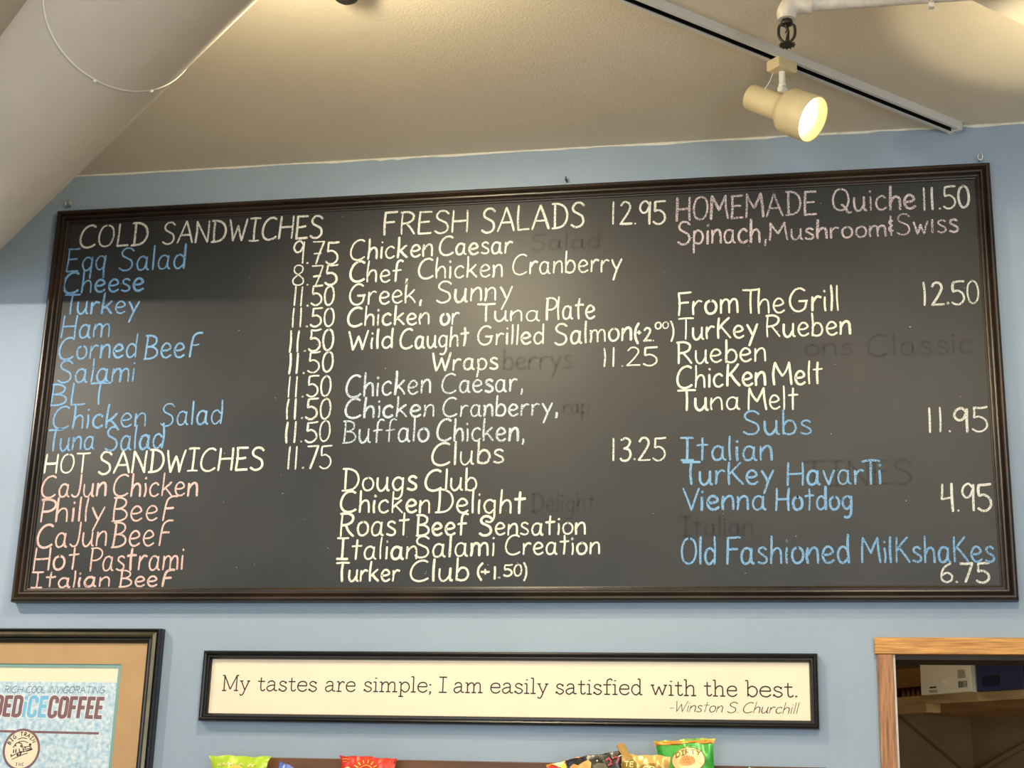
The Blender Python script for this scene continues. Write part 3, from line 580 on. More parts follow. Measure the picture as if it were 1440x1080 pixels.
ring((IX0, IZ0, IX1, IZ1), (MX0, MZ0, MX1, MZ1), -.0165, -.0142, m_matb, 'mat_board')
q = .0085
ring((MX0 - .002, MZ0 - .002, MX1 + .002, MZ1 + .002), (MX0 + q, MZ0 + q, MX1 - q, MZ1 - q), -.0142, -.0122, m_teal, 'inner_mat')
b = MB(); b.box(((PX0 + PX1) / 2, -.006, (PZ0 + PZ1) / 2), (PX1 - PX0 - .06, .012, PZ1 - PZ0 - .06)); b.build('print_paper', m_pband, poster)
b = MB(); b.box(((MX0 + MX1) / 2, -.0061, (MZ0 + 1.9029) / 2), (MX1 - MX0 - .01, .0124, 1.9029 - MZ0)); b.build('ice_picture', m_ice, poster)
b = MB(); write(b, HAND, TAGLINE, .0018, -.01245, gap=.13, slant=.12, lift=.000001); b.build('tagline_lettering', m_tagink, poster)
bh = MB(); write(bh, BLOCK, TITLE, .0128, -.01238, gap=.08, flat=True, slant=.06, lift=.0000005); bh.build('title_outline', m_halo, poster)
b = MB(); write(b, BLOCK, [TITLE[0], TITLE[2]], .0096, -.01242, gap=.08, flat=True, slant=.06, lift=.000001); lab(b.build('title_lettering', m_maroon, poster), 'mauve block lettering')
b = MB(); write(b, BLOCK, [TITLE[1]], .0096, -.01242, gap=.08, flat=True, slant=.06, lift=.000001); lab(b.build('title_lettering', m_skyink, poster), 'sky blue block lettering')
b = MB(); b.ribbon([(RULE[0], RULE[1]), (RULE[2], RULE[3])], .0056, -.01241, flat=True); b.build('rule_line', m_maroon, poster)
bx, bz = BADGE; RX, RZ = .0465, .0475
def ell(rx, rz, n=64, a0=0, a1=360): return [(bx + rx * math.cos(math.radians(a0 + (a1 - a0) * k / n)), bz + rz * math.sin(math.radians(a0 + (a1 - a0) * k / n))) for k in range(n + 1)]
bd = MB(); e = ell(RX, RZ)[:-1]; bd.add([(x, -.0126, z) for x, z in e], [list(range(len(e)))[::-1]]); badge = bd.build('round_badge', m_pband, poster)
b = MB(); b.ribbon(ell(RX, RZ), .0058, -.0127, flat=True); b.build('badge_ring', m_maroon, badge)
b = MB()
def arc_text(t, r, start, step, size):
    for i, ch in enumerate(t):
        if ch == ' ': continue
        a = math.radians(start - i * step); cx, cz = bx + r * math.cos(a), bz + r * math.sin(a)
        gw, st = glyph(HAND, ch)
        for pts in st:
            Q = []
            for (u, v) in pts:
                u = (u - gw / 2) * size; v = v * size
                Q.append((cx + u * math.sin(a) + v * math.cos(a), cz - u * math.cos(a) + v * math.sin(a)))
            b.ribbon(Q, 0.0021, -.01275, flat=True)
arc_text('BIG TRAIN', .0325, 156, 15.2, .0092)
for (x, z, ch) in ((-.008, -.038, 'I'), (0, -.0385, 'N'), (.008, -.038, 'C')):
    gw, st = glyph(HAND, ch)
    for pts in st: b.ribbon([(bx + x + (u - gw / 2) * .006, bz + z + v * .006) for u, v in pts], .0016, -.01275, flat=True)
b.build('badge_lettering', m_inkg, badge)
b = MB()                                              # small steam engine drawing
def ln(*p, w=.0014): w *= 1.35; b.ribbon([(bx + x * .001, bz + z * .001) for x, z in p], w, -.01275, flat=True)
def blob(x, z, r): b.add([(bx + (x + r * math.cos(k)) * .001, -.01276, bz + (z + r * math.sin(k)) * .001) for k in [j * math.pi / 6 for j in range(12)]], [list(range(12))[::-1]])
ln((-26, -18), (-10, -9), (10, -4), (30, 2), w=.0016); ln((-22, -24), (0, -14), (18, -8))
ln(*spline([(-22, 4), (-16, 14), (-8, 16), (0, 12), (2, 4)]), w=.0018); ln(*spline([(-12, 24), (0, 28), (12, 26)])); ln(*spline([(-10, 18), (4, 20), (16, 16)]))
ln((-20, 0), (-20, -9), w=.0022); ln((-14, 1), (-14, -8), w=.0022); ln((-6, 2), (-4, -6), w=.002); ln((4, 4), (6, -4), w=.002); ln((0, -4), (-2, -16), w=.003)
ln((4, 6), (22, 8)); ln((4, 0), (24, 3)); ln((22, 8), (26, 4), (24, -2), w=.0018); ln((14, -4), (28, 1), w=.002)
for x, z, r in ((22, 12, 3.4), (-8, -13, 3.2), (-25, -14, 2.2), (-16, 9, 2), (10, 5, 2), (22, 0, 2.2), (-2, 8, 2.5)): blob(x, z, r)
b.build('engine_drawing', m_inkg, badge)

# ------------------------------------------------------------------ hanging hardware
def screw_eye(x, z, label, tilt):
    t = thing('screw_eye', label, 'screw eye', (x, 0, z - .006), 'screw eyes on the wall above the frame')
    b = MB(); b.tube([(x, 0, z), (x, -.016, z - .001)], .0022, 8); b.build('shank', m_steel, t)
    b = MB(); b.tube([(x + math.sin(a) * .009 * tilt, -.018 - .003 * math.cos(a), z + .004 + math.cos(a) * .0085) for a in [k * math.pi * 1.75 / 16 for k in range(17)]], .0017, 8); b.build('eye_loop', m_steel, t)
screw_eye(-1.955, 3.1875, 'small steel screw eye in the wall over the menu board near the beige duct', .8)
screw_eye(.443, 3.182, 'small steel screw eye in the wall over the menu board near the lighting track end', .6)
b = MB(); b.tube([(-.580, 0, 3.184), (-.580, -.012, 3.1845)], .0018, 8); b.lathe([(0, .0035), (.0012, .0035)], (-.580, -.012, 3.1845), (0, -1, 0), 12)
b.box((-.581, -.0135, 3.189), (.0028, .002, .009)); tag(b.build('nail', m_dark), 'tiny dark nail in the wall above the middle of the chalk menu board', 'nail')

# ------------------------------------------------------------------ air duct
DR = .155; dd = V((.7071, -.7071, 0)); dc = V((.5975, -3.0067, 3.075))
duct = thing('air_duct', 'large round beige painted air duct crossing under the ceiling at upper left', 'duct', tuple(dc + dd * -3.4))
b = MB(); b.smooth = True; ha = V((.7071, .7071, 0)); far, near = [], []      # the far end is cut flush with the wall
for k in range(96):
    A_ = 2 * math.pi * k / 96; q = dc + (ha * math.cos(A_) + V((0, 0, 1)) * math.sin(A_)) * DR
    far.append(q + dd * ((q.y + .001) / .7071)); near.append(q + dd * .9)
b.add(far + near, [(k, (k + 1) % 96, (k + 1) % 96 + 96, k + 96) for k in range(96)]); b.build('duct_pipe', m_duct, duct)
SEAM = -2.66
b = MB(); b.lathe([(SEAM - .004, DR), (SEAM - .003, DR + .0016), (SEAM + .003, DR + .0016), (SEAM + .004, DR)], dc, dd, 96, False); b.build('seam_band', m_seam, duct)
hv = V((.7071, .7071, 0))
for ang in (-104, -62, -20):
    a = math.radians(ang); o = dc + dd * SEAM + (hv * -math.cos(a) * -1 * 1 + V((0, 0, 1)) * math.sin(a)) * DR
    b = MB(); nn = (o - (dc + dd * SEAM)).normalized(); b.lathe([(0, .0042), (.003, .0042), (.0045, .002)], o, nn, 10); b.build('rivet', m_lampw, duct)

# ------------------------------------------------------------------ track and lamps
A = V((.405, .004, 0)); T = V((-.7071, -.7071, 0)); N = V((-.7071, .7071, 0))
def tk(s, n, z): return A + T * s + N * n + V((0, 0, z))
trk = thing('lighting_track', 'white lighting track running diagonally along the ceiling at upper right', 'lighting track', tuple(tk(1.1, 0, H_C)))
L0, L1 = .03, 2.3
b = MB(); sec = [(-.017, H_C), (-.017, H_C - .021), (-.009, H_C - .021), (-.009, H_C - .004), (.009, H_C - .004), (.009, H_C - .021), (.017, H_C - .021), (.017, H_C)]
vs = [tk(L0, n, z) for n, z in sec] + [tk(L1, n, z) for n, z in sec]; k = len(sec)
b.add(vs, [(i, (i + 1) % k, (i + 1) % k + k, i + k) for i in range(k)]); b.build('track_channel', m_track, trk)
b = MB(); sec = [(-.0088, H_C - .0185), (-.0088, H_C - .003), (.0088, H_C - .003), (.0088, H_C - .0185), (.0075, H_C - .0185), (.0075, H_C - .006), (-.0075, H_C - .006), (-.0075, H_C - .0185)]
vs = [tk(L0, n, z) for n, z in sec] + [tk(L1, n, z) for n, z in sec]; k = len(sec)
b.add(vs, [(i, (i + 1) % k, (i + 1) % k + k, i + k) for i in range(k)]); lab(b.build('conductor_slot', m_slot, trk), 'black slot along the underside')
rotT = Matrix.Rotation(math.radians(45), 3, 'Z')
b = MB(); b.box(tk(L0 - .006, 0, H_C - .011), (.012, .036, .023), rotT); b.build('end_cap', m_track, trk, .001)
b = MB(); b.lathe([(0, .003), (.001, .003)], tk(L0 - .004, 0, H_C - .0225), (0, 0, -1), 10); b.build('end_screw', m_steel, trk)

LP = tk(.608, 0, 0)
lamp = thing('track_spotlight', 'lit ivory spotlight hanging from the white ceiling track, bulb glowing', 'spotlight', (LP.x, LP.y, 3.26))
b = MB(); b.box((LP.x, LP.y, 3.2455), (.058, .040, .026), rotT); b.build('track_adapter', m_lamp, lamp, .003)
b = MB(); b.lathe([(0, .010), (.004, .010), (.005, .0075), (.036, .0075), (.038, .009), (.044, .009)], (LP.x, LP.y, 3.240), (0, 0, -1), 20); b.build('stem', m_lampw, lamp)
ax = V((.73082, -.32193, -.50673)).normalized()
LC = V((.0368, -.4259, 3.1134))                       # middle of the bulb face
b = MB(); b.tube([(LP.x, LP.y, 3.198), (LP.x - .002, LP.y, 3.192), (LP.x + .004, LP.y, 3.186)], [.006, .0065, .006], 10)
b.lathe([(-.008, .008), (.008, .008)], (LP.x, LP.y, 3.190), (.7, .7, 0), 14); b.build('swivel_knuckle', m_lampw, lamp)
b = MB(); b.tube(spline([tuple(V((LP.x - .018, LP.y, 3.240))), tuple(V((LP.x - .028, LP.y, 3.212))), tuple(V((LP.x - .04, LP.y + .004, 3.195)))], 5), .0011, 6); lab(b.build('supply_wire', m_lampw, lamp), 'thin white wire')
b = MB(); b.lathe([(-.176, .0), (-.176, .024), (-.173, .029), (-.168, .0305), (-.082, .031)], LC, ax, 48, False); b.build('lamp_housing', m_lamp, lamp)
b = MB(); b.lathe([(-.084, .030), (-.081, .036), (-.066, .050), (-.060, .0525), (.004, .0535), (.006, .0525), (.004, .0505), (-.012, .0495)], LC, ax, 56, False); b.build('lamp_shade', m_lamp, lamp)
b = MB(); b.lathe([(.0045, .0505), (-.004, .0498), (-.024, .0475)], LC, ax, 56, False); b.build('reflector_rim', m_refl, lamp)
b = MB(); b.lathe([(-.024, .0465), (-.020, .0455), (-.015, .041), (-.011, .030), (-.0095, .012), (-.009, .001)], LC, ax, 48); b.build('bulb', m_bulb, lamp)
spot('ceiling_spotlight_beam', tuple(LC + ax * .02), tuple(LC + ax), 25, WARM, 110, .8, .04)

# dark lamp whose rounded end just shows at the top of the view
DL = V((-.905, -.90, 3.205))
dl = thing('dome_spotlight', 'dark bronze ceiling lamp, only its rounded tip showing beside the beige duct', 'spotlight', (DL.x, DL.y, 3.28))
b = MB(); b.lathe([(0, .001), (.003, .014), (.01, .024), (.022, .030), (.06, .031), (.066, .026)], DL, (0, 0, 1), 32, False); b.build('lamp_housing', m_dark, dl)
b = MB(); b.lathe([(.06, .007), (3.28 - DL.z, .007)], DL, (0, 0, 1), 12); b.build('stem', m_dark, dl)

# ------------------------------------------------------------------ sprinkler pipe
py, pz = -.80, 3.185
pipe = thing('sprinkler_pipe', 'cream painted sprinkler pipe with an elbow at the upper right', 'pipe', (-.011, py, pz))
b = MB(); b.tube([(.03, py, pz), (1.6, py, pz - .004)], .0165, 24); b.build('pipe_run', m_pipe, pipe)
el = [(.030 - .0, py, pz)] + [(.012 - .022 * math.sin(a), py, pz - .022 + .022 * math.cos(a)) for a in [k * math.pi / 2 / 8 for k in range(9)]] + [(-.010, py, pz - .034)]
b = MB(); b.tube(el, [.0205] * 10 + [.0175], 24); b.lathe([(.0, .0225), (.012, .0225)], (.028, py, pz), (1, 0, 0), 24); b.lathe([(0, .0185), (.008, .0185)], (-.010, py, pz - .027), (0, 0, -1), 24); b.build('elbow', m_pipe, pipe)
b = MB(); b.lathe([(0, .024), (.004, .024)], (.27, py, pz), (1, 0, 0), 24); b.box((.272, py, pz - .024), (.010, .012, .012)); b.build('pipe_coupling', m_pipe, pipe)
sx, sz = -.0105, pz - .034
spr = thing('fire_sprinkler', 'tarnished brass sprinkler head pointing down from the cream pipe elbow', 'sprinkler head', (sx, py, sz))
b = MB(); b.lathe([(0, .0115), (.006, .0115), (.007, .0125), (.013, .0125), (.014, .009)], (sx, py, sz + .002), (0, 0, -1), 6); b.build('hex_body', m_bronze, spr)
b = MB()
for s in (-1, 1): b.tube(spline([(sx + s * .008, py, sz - .010), (sx + s * .0152, py, sz - .015), (sx + s * .0158, py, sz - .034), (sx + s * .010, py, sz - .046), (sx, py, sz - .053)], 5), .003, 8)
b.build('frame_arms', m_bronze, spr)
b = MB(); b.tube([(sx - .001, py, sz - .012), (sx + .003, py, sz - .028), (sx, py, sz - .050)], [.0036, .0026, .0044], 8); b.tube([(sx + .004, py, sz - .014), (sx - .003, py, sz - .03)], .0014, 6); b.build('fusible_link', m_bronze, spr)
b = MB(); teeth = []
for k in range(48):
    a = 2 * math.pi * k / 48; r = .0165 if k % 4 < 2 else .0125; teeth.append((sx + r * math.cos(a), py + r * math.sin(a)))
b.slab(teeth, sz - .0575, sz - .0555); b.lathe([(0, .006), (.005, .004)], (sx, py, sz - .052), (0, 0, -1), 12); b.build('deflector', m_bronze, spr)

# ------------------------------------------------------------------ store room behind the doorway
P = V((.44285, 1.0, 0)); e1 = V((.7071, -.7071, 0)); e2 = V((-.7071, -.7071, 0))
def st(a, c, z): return P + e1 * a + e2 * c + V((0, 0, z))
def wallbox(name, a0, a1, c0, c1, z0, z1, m):
    b = MB(); b.slab([tuple(st(a, c, 0))[:2] for a, c in ((a0, c0), (a1, c0), (a1, c1), (a0, c1))], z0, z1); return b.build(name, m)
struct(wallbox('wall_storage_left', -.05, 0, 0, 1.15, 0, 2.6, m_store)); struct(wallbox('wall_storage_back', -.05, 1.22, -.05, 0, 0, 2.6, m_store))
b = MB(); b.slab([(-.6, .1), (1.4, .1), (1.4, 1.2), (-.6, 1.2)], 2.45, 2.5); struct(b.build('ceiling_storage', m_store))
ZS = 1.922
shelf = thing('storage_shelf', 'high corner plank shelf seen through the doorway at lower right, boxes on top', 'shelf', tuple(st(.3, .2, ZS)))
b = MB(); b.slab([tuple(st(a, c, 0))[:2] for a, c in ((0.001, .001), (.95, .001), (.95, .33), (.5, .385), (.2, .42), (0.001, .43))], ZS, ZS + .022); b.build('shelf_board', m_plank, shelf)
b = MB(); b.slab([tuple(st(a, c, 0))[:2] for a, c in ((.02, .40), (.235, .40), (.215, .43), (.02, .43))], ZS - .022, ZS + .0); lab(b.build('cleat', m_plank, shelf), 'pale wooden cleat under the front edge')
def brace(p, q, w):
    p, q = V(p), V(q); d = (q - p); b = MB(); M = d.to_track_quat('Z', 'Y').to_matrix()
    b.box((p + q) / 2, (w, w * .8, d.length), M); b.build('brace', m_store, shelf)
brace(st(.012, .30, ZS - .008), st(.012, -.0 + .012, 1.76), .014)
brace(st(.25, .012, ZS - .055), st(.012, .02, 1.765), .014)
def carton(name, label, cat, a0, a1, c0, c1, h, m, z=ZS + .0221):
    t = thing(name, label, cat, tuple(st((a0 + a1) / 2, (c0 + c1) / 2, z)))
    b = MB(); b.slab([tuple(st(a, c, 0))[:2] for a, c in ((a0, c0), (a1, c0), (a1, c1), (a0, c1))], z, z + h); b.build('carton_body' if 'box' in name else 'bin_body', m, t, .0015)
    return t
def face(t, name, m, quads, c, z):                      # flat print on a front face
    b = MB()
    for (a0, a1, h0, h1) in quads:
        b.add([st(a0, c + .0006, z + h0), st(a1, c + .0006, z + h0), st(a1, c + .0006, z + h1), st(a0, c + .0006, z + h1)], [(0, 1, 2, 3)])
    return b.build(name, m, t)
ZT = ZS + .0221
bx1 = carton('cardboard_box', 'pale cardboard box with a barcode on the shelf beyond the doorway', 'box', .195, .358, .27, .425, .082, m_card)
bars = []; a = .318
while a < .345: wv = random.choice((.001, .0015, .0022)); bars.append((a, a + wv, .012, .028)); a += wv + random.choice((.001, .0018))
face(bx1, 'barcode', m_inkg, bars, .425, ZT)
face(bx1, 'printed_text', m_inkg, [(.317, .317 + random.uniform(.018, .027), .036 + k * .0035, .0375 + k * .0035) for k in range(6)] + [(.225, .247, .016, .020), (.222, .25, .009, .0105), (.226, .25, .0055, .0068)], .425, ZT)
face(bx1, 'packing_tape', m_cream, [(.268, .282, .024, .034)], .425, ZT)
bx2 = carton('cardboard_box', 'brown cardboard box stacked behind the pale barcode box, partly hidden by the door jamb', 'box', .03, .185, .16, .33, .05, m_cardb, ZT + .036)
cr = thing('slatted_crate', 'dark slatted crate under the brown cardboard box on the storage shelf', 'crate', tuple(st(.11, .25, ZT)))
b = MB(); b.slab([tuple(st(a, c, 0))[:2] for a, c in ((.035, .17), (.18, .17), (.18, .31), (.035, .31))], ZT, ZT + .034); b.build('crate_body', m_blackp, cr)
b = MB()
for k in range(9): b.slab([tuple(st(a, c, 0))[:2] for a, c in ((.035 + k * .017, .31), (.042 + k * .017, .31), (.042 + k * .017, .318), (.035 + k * .017, .318))], ZT, ZT + .034)
b.build('slats', m_cardb, cr)
bn = carton('storage_bin', 'dark navy plastic bin on the storage shelf to the right of the pale barcode box', 'bin', .364, .505, .22, .412, .078, m_navy)
b = MB(); b.slab([tuple(st(a, c, 0))[:2] for a, c in ((.362, .215), (.51, .215), (.51, .418), (.362, .418))], ZT + .078, ZT + .083); b.build('lid', m_navy, bn)
b = MB()
for k in range(3): b.slab([tuple(st(a, c, 0))[:2] for a, c in ((.385, .412), (.435, .412), (.435, .416), (.385, .416))], ZT + .014 + k * .009, ZT + .018 + k * .009)
b.build('grip_ribs', m_blackp, bn)
bx3 = carton('carton_box', 'dark reddish brown carton under a white sheet at the far right of the storage shelf', 'box', .525, .80, .18, .38, .074, m_redbr)
b = MB(); b.slab([tuple(st(a, c, 0))[:2] for a, c in ((.40, .17), (.82, .17), (.82, .395), (.40, .43))], ZT + .0835, ZT + .0885); tag(b.build('lid_sheet', m_white), 'thin white sheet lying across the navy bin and the dark carton', 'sheet')

# ------------------------------------------------------------------ snack rack and bags
RX0, RX1, RZ = -1.405, .03, 1.7295
rack = thing('snack_rack', 'dark walnut wall rack holding snack bags under the quotation sign', 'rack', ((RX0 + RX1) / 2, 0, RZ - .24))
b = MB(); b.box(((RX0 + RX1) / 2, -.011, RZ - .12), (RX1 - RX0, .020, .24)); b.build('back_board', m_rack, rack, .002)
b = MB(); b.box(((RX0 + RX1) / 2, -.094, RZ - .235), (RX1 - RX0, .146, .014)); b.build('shelf_board', m_rack, rack, .002)
b = MB(); b.box(((RX0 + RX1) / 2, -.162, RZ - .20), (RX1 - RX0, .010, .07)); b.build('front_lip', m_rack, rack, .002)
for x in (RX0 + .008, RX1 - .008):
    b = MB(); b.box((x, -.089, RZ - .19), (.014, .136, .09)); b.build('end_panel', m_rack, rack, .002)

class Bag:
    def __init__(s, label, x, ztop, w, h, y, tilt, m, seal, flare=.0, bulge=.022, twist=0, cat='snack bag'):
        s.w, s.h, s.bulge, s.flare = w, h, bulge, flare
        s.root = thing('snack_bag', label, cat, (x, y, ztop), 'snack bags in the walnut rack')
        s.root.rotation_euler = (0, math.radians(tilt), math.radians(twist))
        rnd = random.Random(int(abs(x) * 1000)); s.ph = [rnd.uniform(0, 6.28) for _ in range(6)]
        nu, nv = 28, 30; b = MB(); b.smooth = True
        for side in (-1, 1):
            vs = [s.surf(i / nu * 2 - 1, j / nv, side) for j in range(nv + 1) for i in range(nu + 1)]
            fs = [(j * (nu + 1) + i, j * (nu + 1) + i + 1, (j + 1) * (nu + 1) + i + 1, (j + 1) * (nu + 1) + i) for j in range(nv) for i in range(nu)]
            b.add(vs, fs if side > 0 else [f[::-1] for f in fs])
        b.build('pouch', m, s.root, local=True)
        b = MB(); sh = .012                              # crimped top seal
        for i in range(56):
            u0, u1 = i / 56 * 2 - 1, (i + 1) / 56 * 2 - 1
            r = [(u0, .0009 if i % 2 else -.0009), (u1, -.0009 if i % 2 else .0009)]
            for k in (-.0008, .0008):
                b.add([(s.wx(r[0][0], 0), r[0][1] + k, s.tz(r[0][0])), (s.wx(r[1][0], 0), r[1][1] + k, s.tz(r[1][0])), (s.wx(r[1][0], sh / h), r[1][1] + k, s.tz(r[1][0]) - sh), (s.wx(r[0][0], sh / h), r[0][1] + k, s.tz(r[0][0]) - sh)], [(0, 1, 2, 3) if k < 0 else (3, 2, 1, 0)])
        b.build('crimped_seal', seal, s.root, local=True)
    def tz(s, u): return .0012 * math.sin(5 * u + s.ph[0]) + .0008 * math.sin(11 * u + s.ph[1])
    def wx(s, u, v):                                      # half width narrows below the flat seal where the bag fills out
        k = 1 - s.flare * math.sin(math.pi * min(1, max(0, v)) ** .6)
        return u * s.w / 2 * k
    def surf(s, u, v, side):
        z = s.tz(u) * (1 - v) - s.h * v
        e = max(0, math.sin(math.pi * (v * .94 + .03)))
        fat = s.bulge * (e ** .7 - .15) * max(0, 1 - u * u) ** .6 if e > .12 else 0
        fat = max(fat, .0004)
        cr = .0026 * math.sin(7 * u + s.ph[2] + 9 * v) * math.exp(-v * 6) + .0012 * math.sin(23 * u + s.ph[4]) * math.exp(-v * 9) + .0008 * math.sin(15 * u + s.ph[3] - 16 * v)
        return (s.wx(u, v), -side * fat + cr * min(1, v * 12), z)
    def dec(s, x, d, lift=.0012):                         # a point on the front, x from the middle and d below the top edge
        v = d / s.h; u = max(-.995, min(.995, x / max(1e-6, s.wx(1, v)))); q = s.surf(u, v, 1); return (q[0], q[1] - lift, q[2])
    def poly(s, name, m, pts, lift=.0012, label=None, parent=None):
        b = MB(); b.smooth = True; n = len(pts); cx = sum(p[0] for p in pts) / n; cd = sum(p[1] for p in pts) / n; K = 6
        vs = [s.dec(cx, cd, lift)] + [s.dec(cx + (p[0] - cx) * k / K, cd + (p[1] - cd) * k / K, lift) for k in range(1, K + 1) for p in pts]
        fs = [(0, 1 + i, 1 + (i + 1) % n) for i in range(n)] + [(1 + k * n + i, 1 + (k + 1) * n + i, 1 + (k + 1) * n + (i + 1) % n, 1 + k * n + (i + 1) % n) for k in range(K - 1) for i in range(n)]
        b.add(vs, fs); o = b.build(name, m, parent or s.root, local=True)
        if label: o['label'] = label
        return o
    def strokes(s, name, m, lines, w, lift=.0018, parent=None, label=None):
        b = MB()
        for L in lines:
            L2 = []
            for i in range(len(L) - 1):
                for k in range(4): L2.append((L[i][0] + (L[i + 1][0] - L[i][0]) * k / 4, L[i][1] + (L[i + 1][1] - L[i][1]) * k / 4))
            L2.append(L[-1]); P = [V(p) for p in L2]; A_, B_ = [], []
            for i, p in enumerate(P):
                t = (P[min(i + 1, len(P) - 1)] - P[max(i - 1, 0)]); t = t.normalized() if t.length > 0 else V((1, 0)); nn = V((-t.y, t.x)) * w / 2
                A_.append(s.dec(*(p + nn), lift)); B_.append(s.dec(*(p - nn), lift))
            n = len(P); b.add(A_ + B_, [(i, i + 1, n + i + 1, n + i) for i in range(n - 1)])
        o = b.build(name, m, parent or s.root, local=True)
        if label: o['label'] = label
        return o
    def text(s, t, x0, x1, d, cap, arch=0.0):             # capitals along a gentle arch
        tot = sum(HAND[c][0] for c in t) + .14 * (len(t) - 1); k = (x1 - x0) / tot; out = []; x = 0
        for c in t:
            gw, st_ = glyph(HAND, c)
            for pts in st_:
                L = []
                for u, v in pts:
                    X = x0 + (x + u) * k; f = (X - (x0 + x1) / 2) / ((x1 - x0) / 2); L.append((X, d + arch * f * f - v * cap))
                out.append(L)
            x += gw + .14
        return out
def oval(cx, cd, rx, rd, n=40): return [(cx + rx * math.cos(2 * math.pi * k / n), cd + rd * math.sin(2 * math.pi * k / n)) for k in range(n)]

lime = foil('lime_foil', 168, 205, 30, (196, 224, 62)); limeh = foil('pale_lime_foil', 214, 232, 110)
red = foil('red_foil', 206, 40, 28, (226, 70, 44)); org = foil('orange_print', 244, 150, 52); yel = foil('yellow_print', 252, 214, 84)
blu = foil('blue_foil', 80, 104, 190, (120, 140, 214)); blk = foil('black_foil', 18, 15, 16, (40, 34, 32)); gld = foil('gold_foil', 190, 140, 56, (226, 184, 104))
grn = foil('green_foil', 40, 150, 46, (84, 186, 70)); chip = foil('chip_orange_print', 226, 140, 62, (240, 176, 100), .5); oliv = foil('olive_gold_print', 140, 112, 30)
pal = foil('pale_gold_print', 244, 220, 150); grey = foil('grey_green_print', 92, 88, 66, None, .5); pnk = foil('pinkish_red_print', 190, 84, 84); whi = foil('white_print', 236, 230, 214, None, .5); brn = foil('brown_print', 120, 62, 24)

g = Bag('lime green snack bag at the left end of the walnut rack', -1.3260, 1.7298, .155, .19, -.058, .2, lime, limeh, flare=.16)
g.strokes('printed_lettering', pal, [[(-.052 + k * .011, .022), (-.047 + k * .011, .017), (-.044 + k * .011, .024)] for k in range(4)] + [[(.0, .024), (.008, .017), (.014, .022)], [(.024, .024), (.03, .016), (.036, .024), (.04, .018)]], .003)
g.poly('sun_print', yel, oval(-.004, .042, .026, .02))
g = Bag('blue snack bag with only a slanted tip showing, second from the left in the rack', -1.1580, 1.6985, .10, .17, -.122, 20, blu, blu, flare=.1)
g = Bag('red snack bag with a yellow sun picture in the walnut rack', -1.0125, 1.7330, .139, .19, -.058, 2.2, red, red, flare=.1)
sun = [oval(.0, .044, .019, .019)]; c0 = (.0, .034)
rays = [[(c0[0] + .023 * math.cos(a), c0[1] - .0 - .018 * math.sin(a)), (c0[0] + .033 * math.cos(a), c0[1] - .026 * math.sin(a))] for a in [math.radians(q) for q in (20, 42, 64, 86, 108, 130, 152)]]
arc = [[(c0[0] + .018 * math.cos(a), c0[1] - .013 * math.sin(a)) for a in [math.radians(q) for q in range(-30, 211, 12)]]]
g.strokes('sun_print', yel, rays, .0022); g.strokes('sun_ring', org, arc, .0034); g.poly('cream_spot', pal, oval(-.046, .037, .011, .013))
g.strokes('orange_strokes', org, [[(-.062, .008), (-.052, .005), (-.044, .008)], [(-.06, .013), (-.05, .011)]], .002)  # short orange strokes near the upper left corner
g = Bag('red and yellow snack bag lying low behind the black chip bag', -.5460, 1.7335, .10, .16, -.058, -14, red, yel, flare=.08)
g.poly('yellow_corner', yel, [(-.035, .002), (.05, .002), (.05, .02), (-.01, .016)], .0015)
g = Bag('tilted black chip bag with orange chips pictured, between red and gold bags', -.4760, 1.7450, .142, .19, -.094, -10.5, blk, blk, flare=.04)
g.poly('chip_picture', chip, [(-.062, .016), (-.052, .012), (-.042, .017), (-.03, .012), (-.018, .011), (-.012, .018), (-.016, .036), (-.03, .052), (-.05, .05), (-.06, .034)])
g.poly('bowl_picture', grey, [(-.010, .024), (.002, .018), (.018, .022), (.024, .036), (.02, .052), (-.008, .052)])
g.strokes('red_print', pnk, [[(.022, .016), (.028, .012), (.033, .02), (.029, .025)], [(.036, .014), (.046, .012), (.05, .018), (.044, .026)], [(.024, .028), (.034, .026)]], .0036)
g.strokes('white_print', whi, [[(.05, .013), (.058, .012), (.064, .018)], [(.054, .03), (.057, .045)], [(.0, .014), (.003, .013)]], .0024)
g = Bag('gold snack bag with a folded corner, left of the green bag', -.3600, 1.7440, .108, .18, -.128, 2, gld, pal, flare=.03)
g.poly('oval_emblem', oliv, oval(-.034, .034, .024, .022)); g.poly('oval_emblem', oliv, oval(.012, .036, .029, .019), .0016)
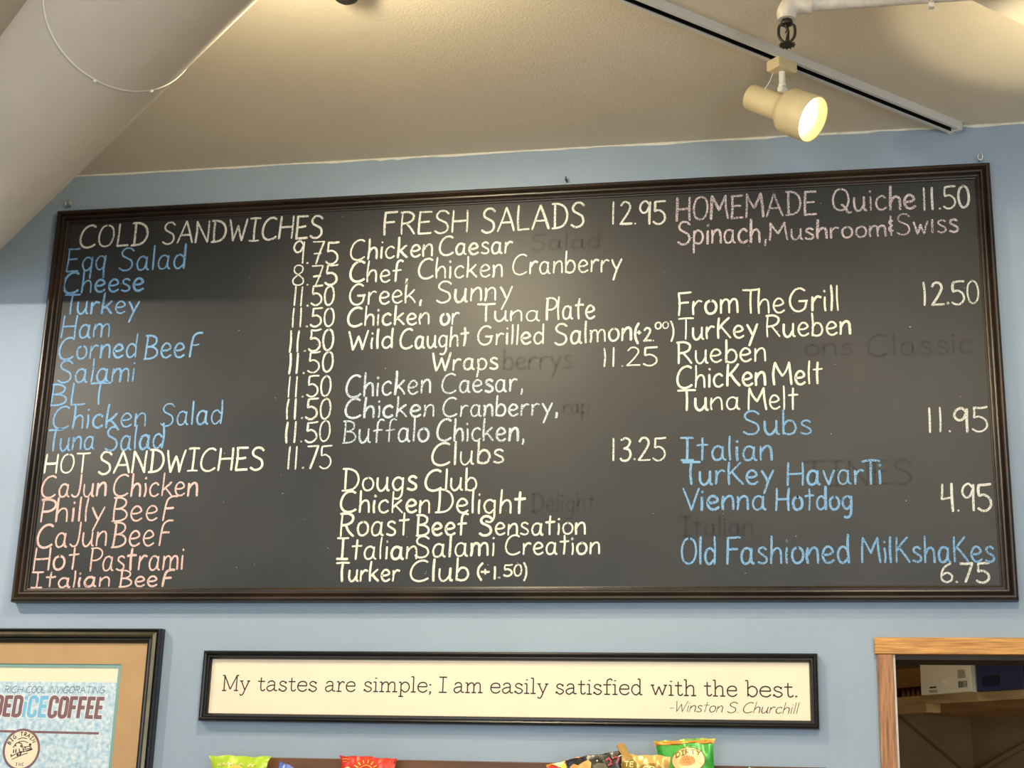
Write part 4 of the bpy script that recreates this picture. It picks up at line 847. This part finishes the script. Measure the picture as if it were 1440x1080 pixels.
g.strokes('emblem_lettering', pal, g.text('TE', -.046, -.026, .028, .011, 0) + g.text('ER', -.004, .022, .034, .010, .003), .0024, .0022)
b = MB(); b.smooth = True                                # turned-over corner standing up at the left
fo = [(-.058, -.001, -.004), (-.046, -.004, .0005), (-.030, -.006, -.020), (-.038, -.003, -.026), (-.066, -.002, .021), (-.050, -.006, .024), (-.044, -.008, .018)]
b.add([(-.066, -.003, .018), (-.052, -.006, .0235), (-.046, -.008, .019), (-.030, -.007, -.012), (-.042, -.004, -.016), (-.058, -.002, .004)], [(0, 5, 4, 3, 2, 1)])
b.add([(-.066, -.003, .018), (-.058, -.002, .004), (-.042, -.004, -.016), (-.045, .003, -.014), (-.060, .004, .006), (-.067, .002, .016)], [(0, 1, 2, 3, 4, 5)])
b.add([(-.067, .002, .016), (-.045, .003, -.014), (-.030, -.007, -.012), (-.046, -.008, .019), (-.052, -.006, .0235)], [(0, 1, 2, 3, 4)])
b.build('folded_corner', gld, g.root, local=True)
g = Bag('green chip bag with a gold oval emblem and orange top band, tallest in the rack', -.2810, 1.7835, .139, .19, -.058, -4.2, grn, yel, flare=.12)
g.poly('orange_band', org, [(-.0685, .003), (.0685, .003), (.0685, .011), (-.0685, .011)], .0022)
em = g.poly('oval_emblem', pal, oval(.006, .046, .037, .027)); g.strokes('emblem_border', oliv, [oval(.006, .046, .037, .027) + [oval(.006, .046, .037, .027)[0]]], .0018)
g.strokes('emblem_lettering', oliv, g.text('DIRTY', -.022, .034, .034, .010, .004), .0022, .002)
g.poly('emblem_centre', chip, oval(.004, .048, .018, .011), .002)
g.strokes('centre_dots', brn, [[(-.006 + k * .006, .045), (-.005 + k * .006, .0465)] for k in range(4)] + [[(-.004 + k * .006, .051), (-.003 + k * .006, .0525)] for k in range(3)], .002, .0026)
g = Bag('pale teal snack bag showing only its tip at the right end of the walnut rack', -.1010, 1.7150, .08, .16, -.058, 18, foil('teal_foil', 120, 190, 170, (190, 225, 210)), foil('pale_teal_foil', 170, 215, 200), flare=.1)
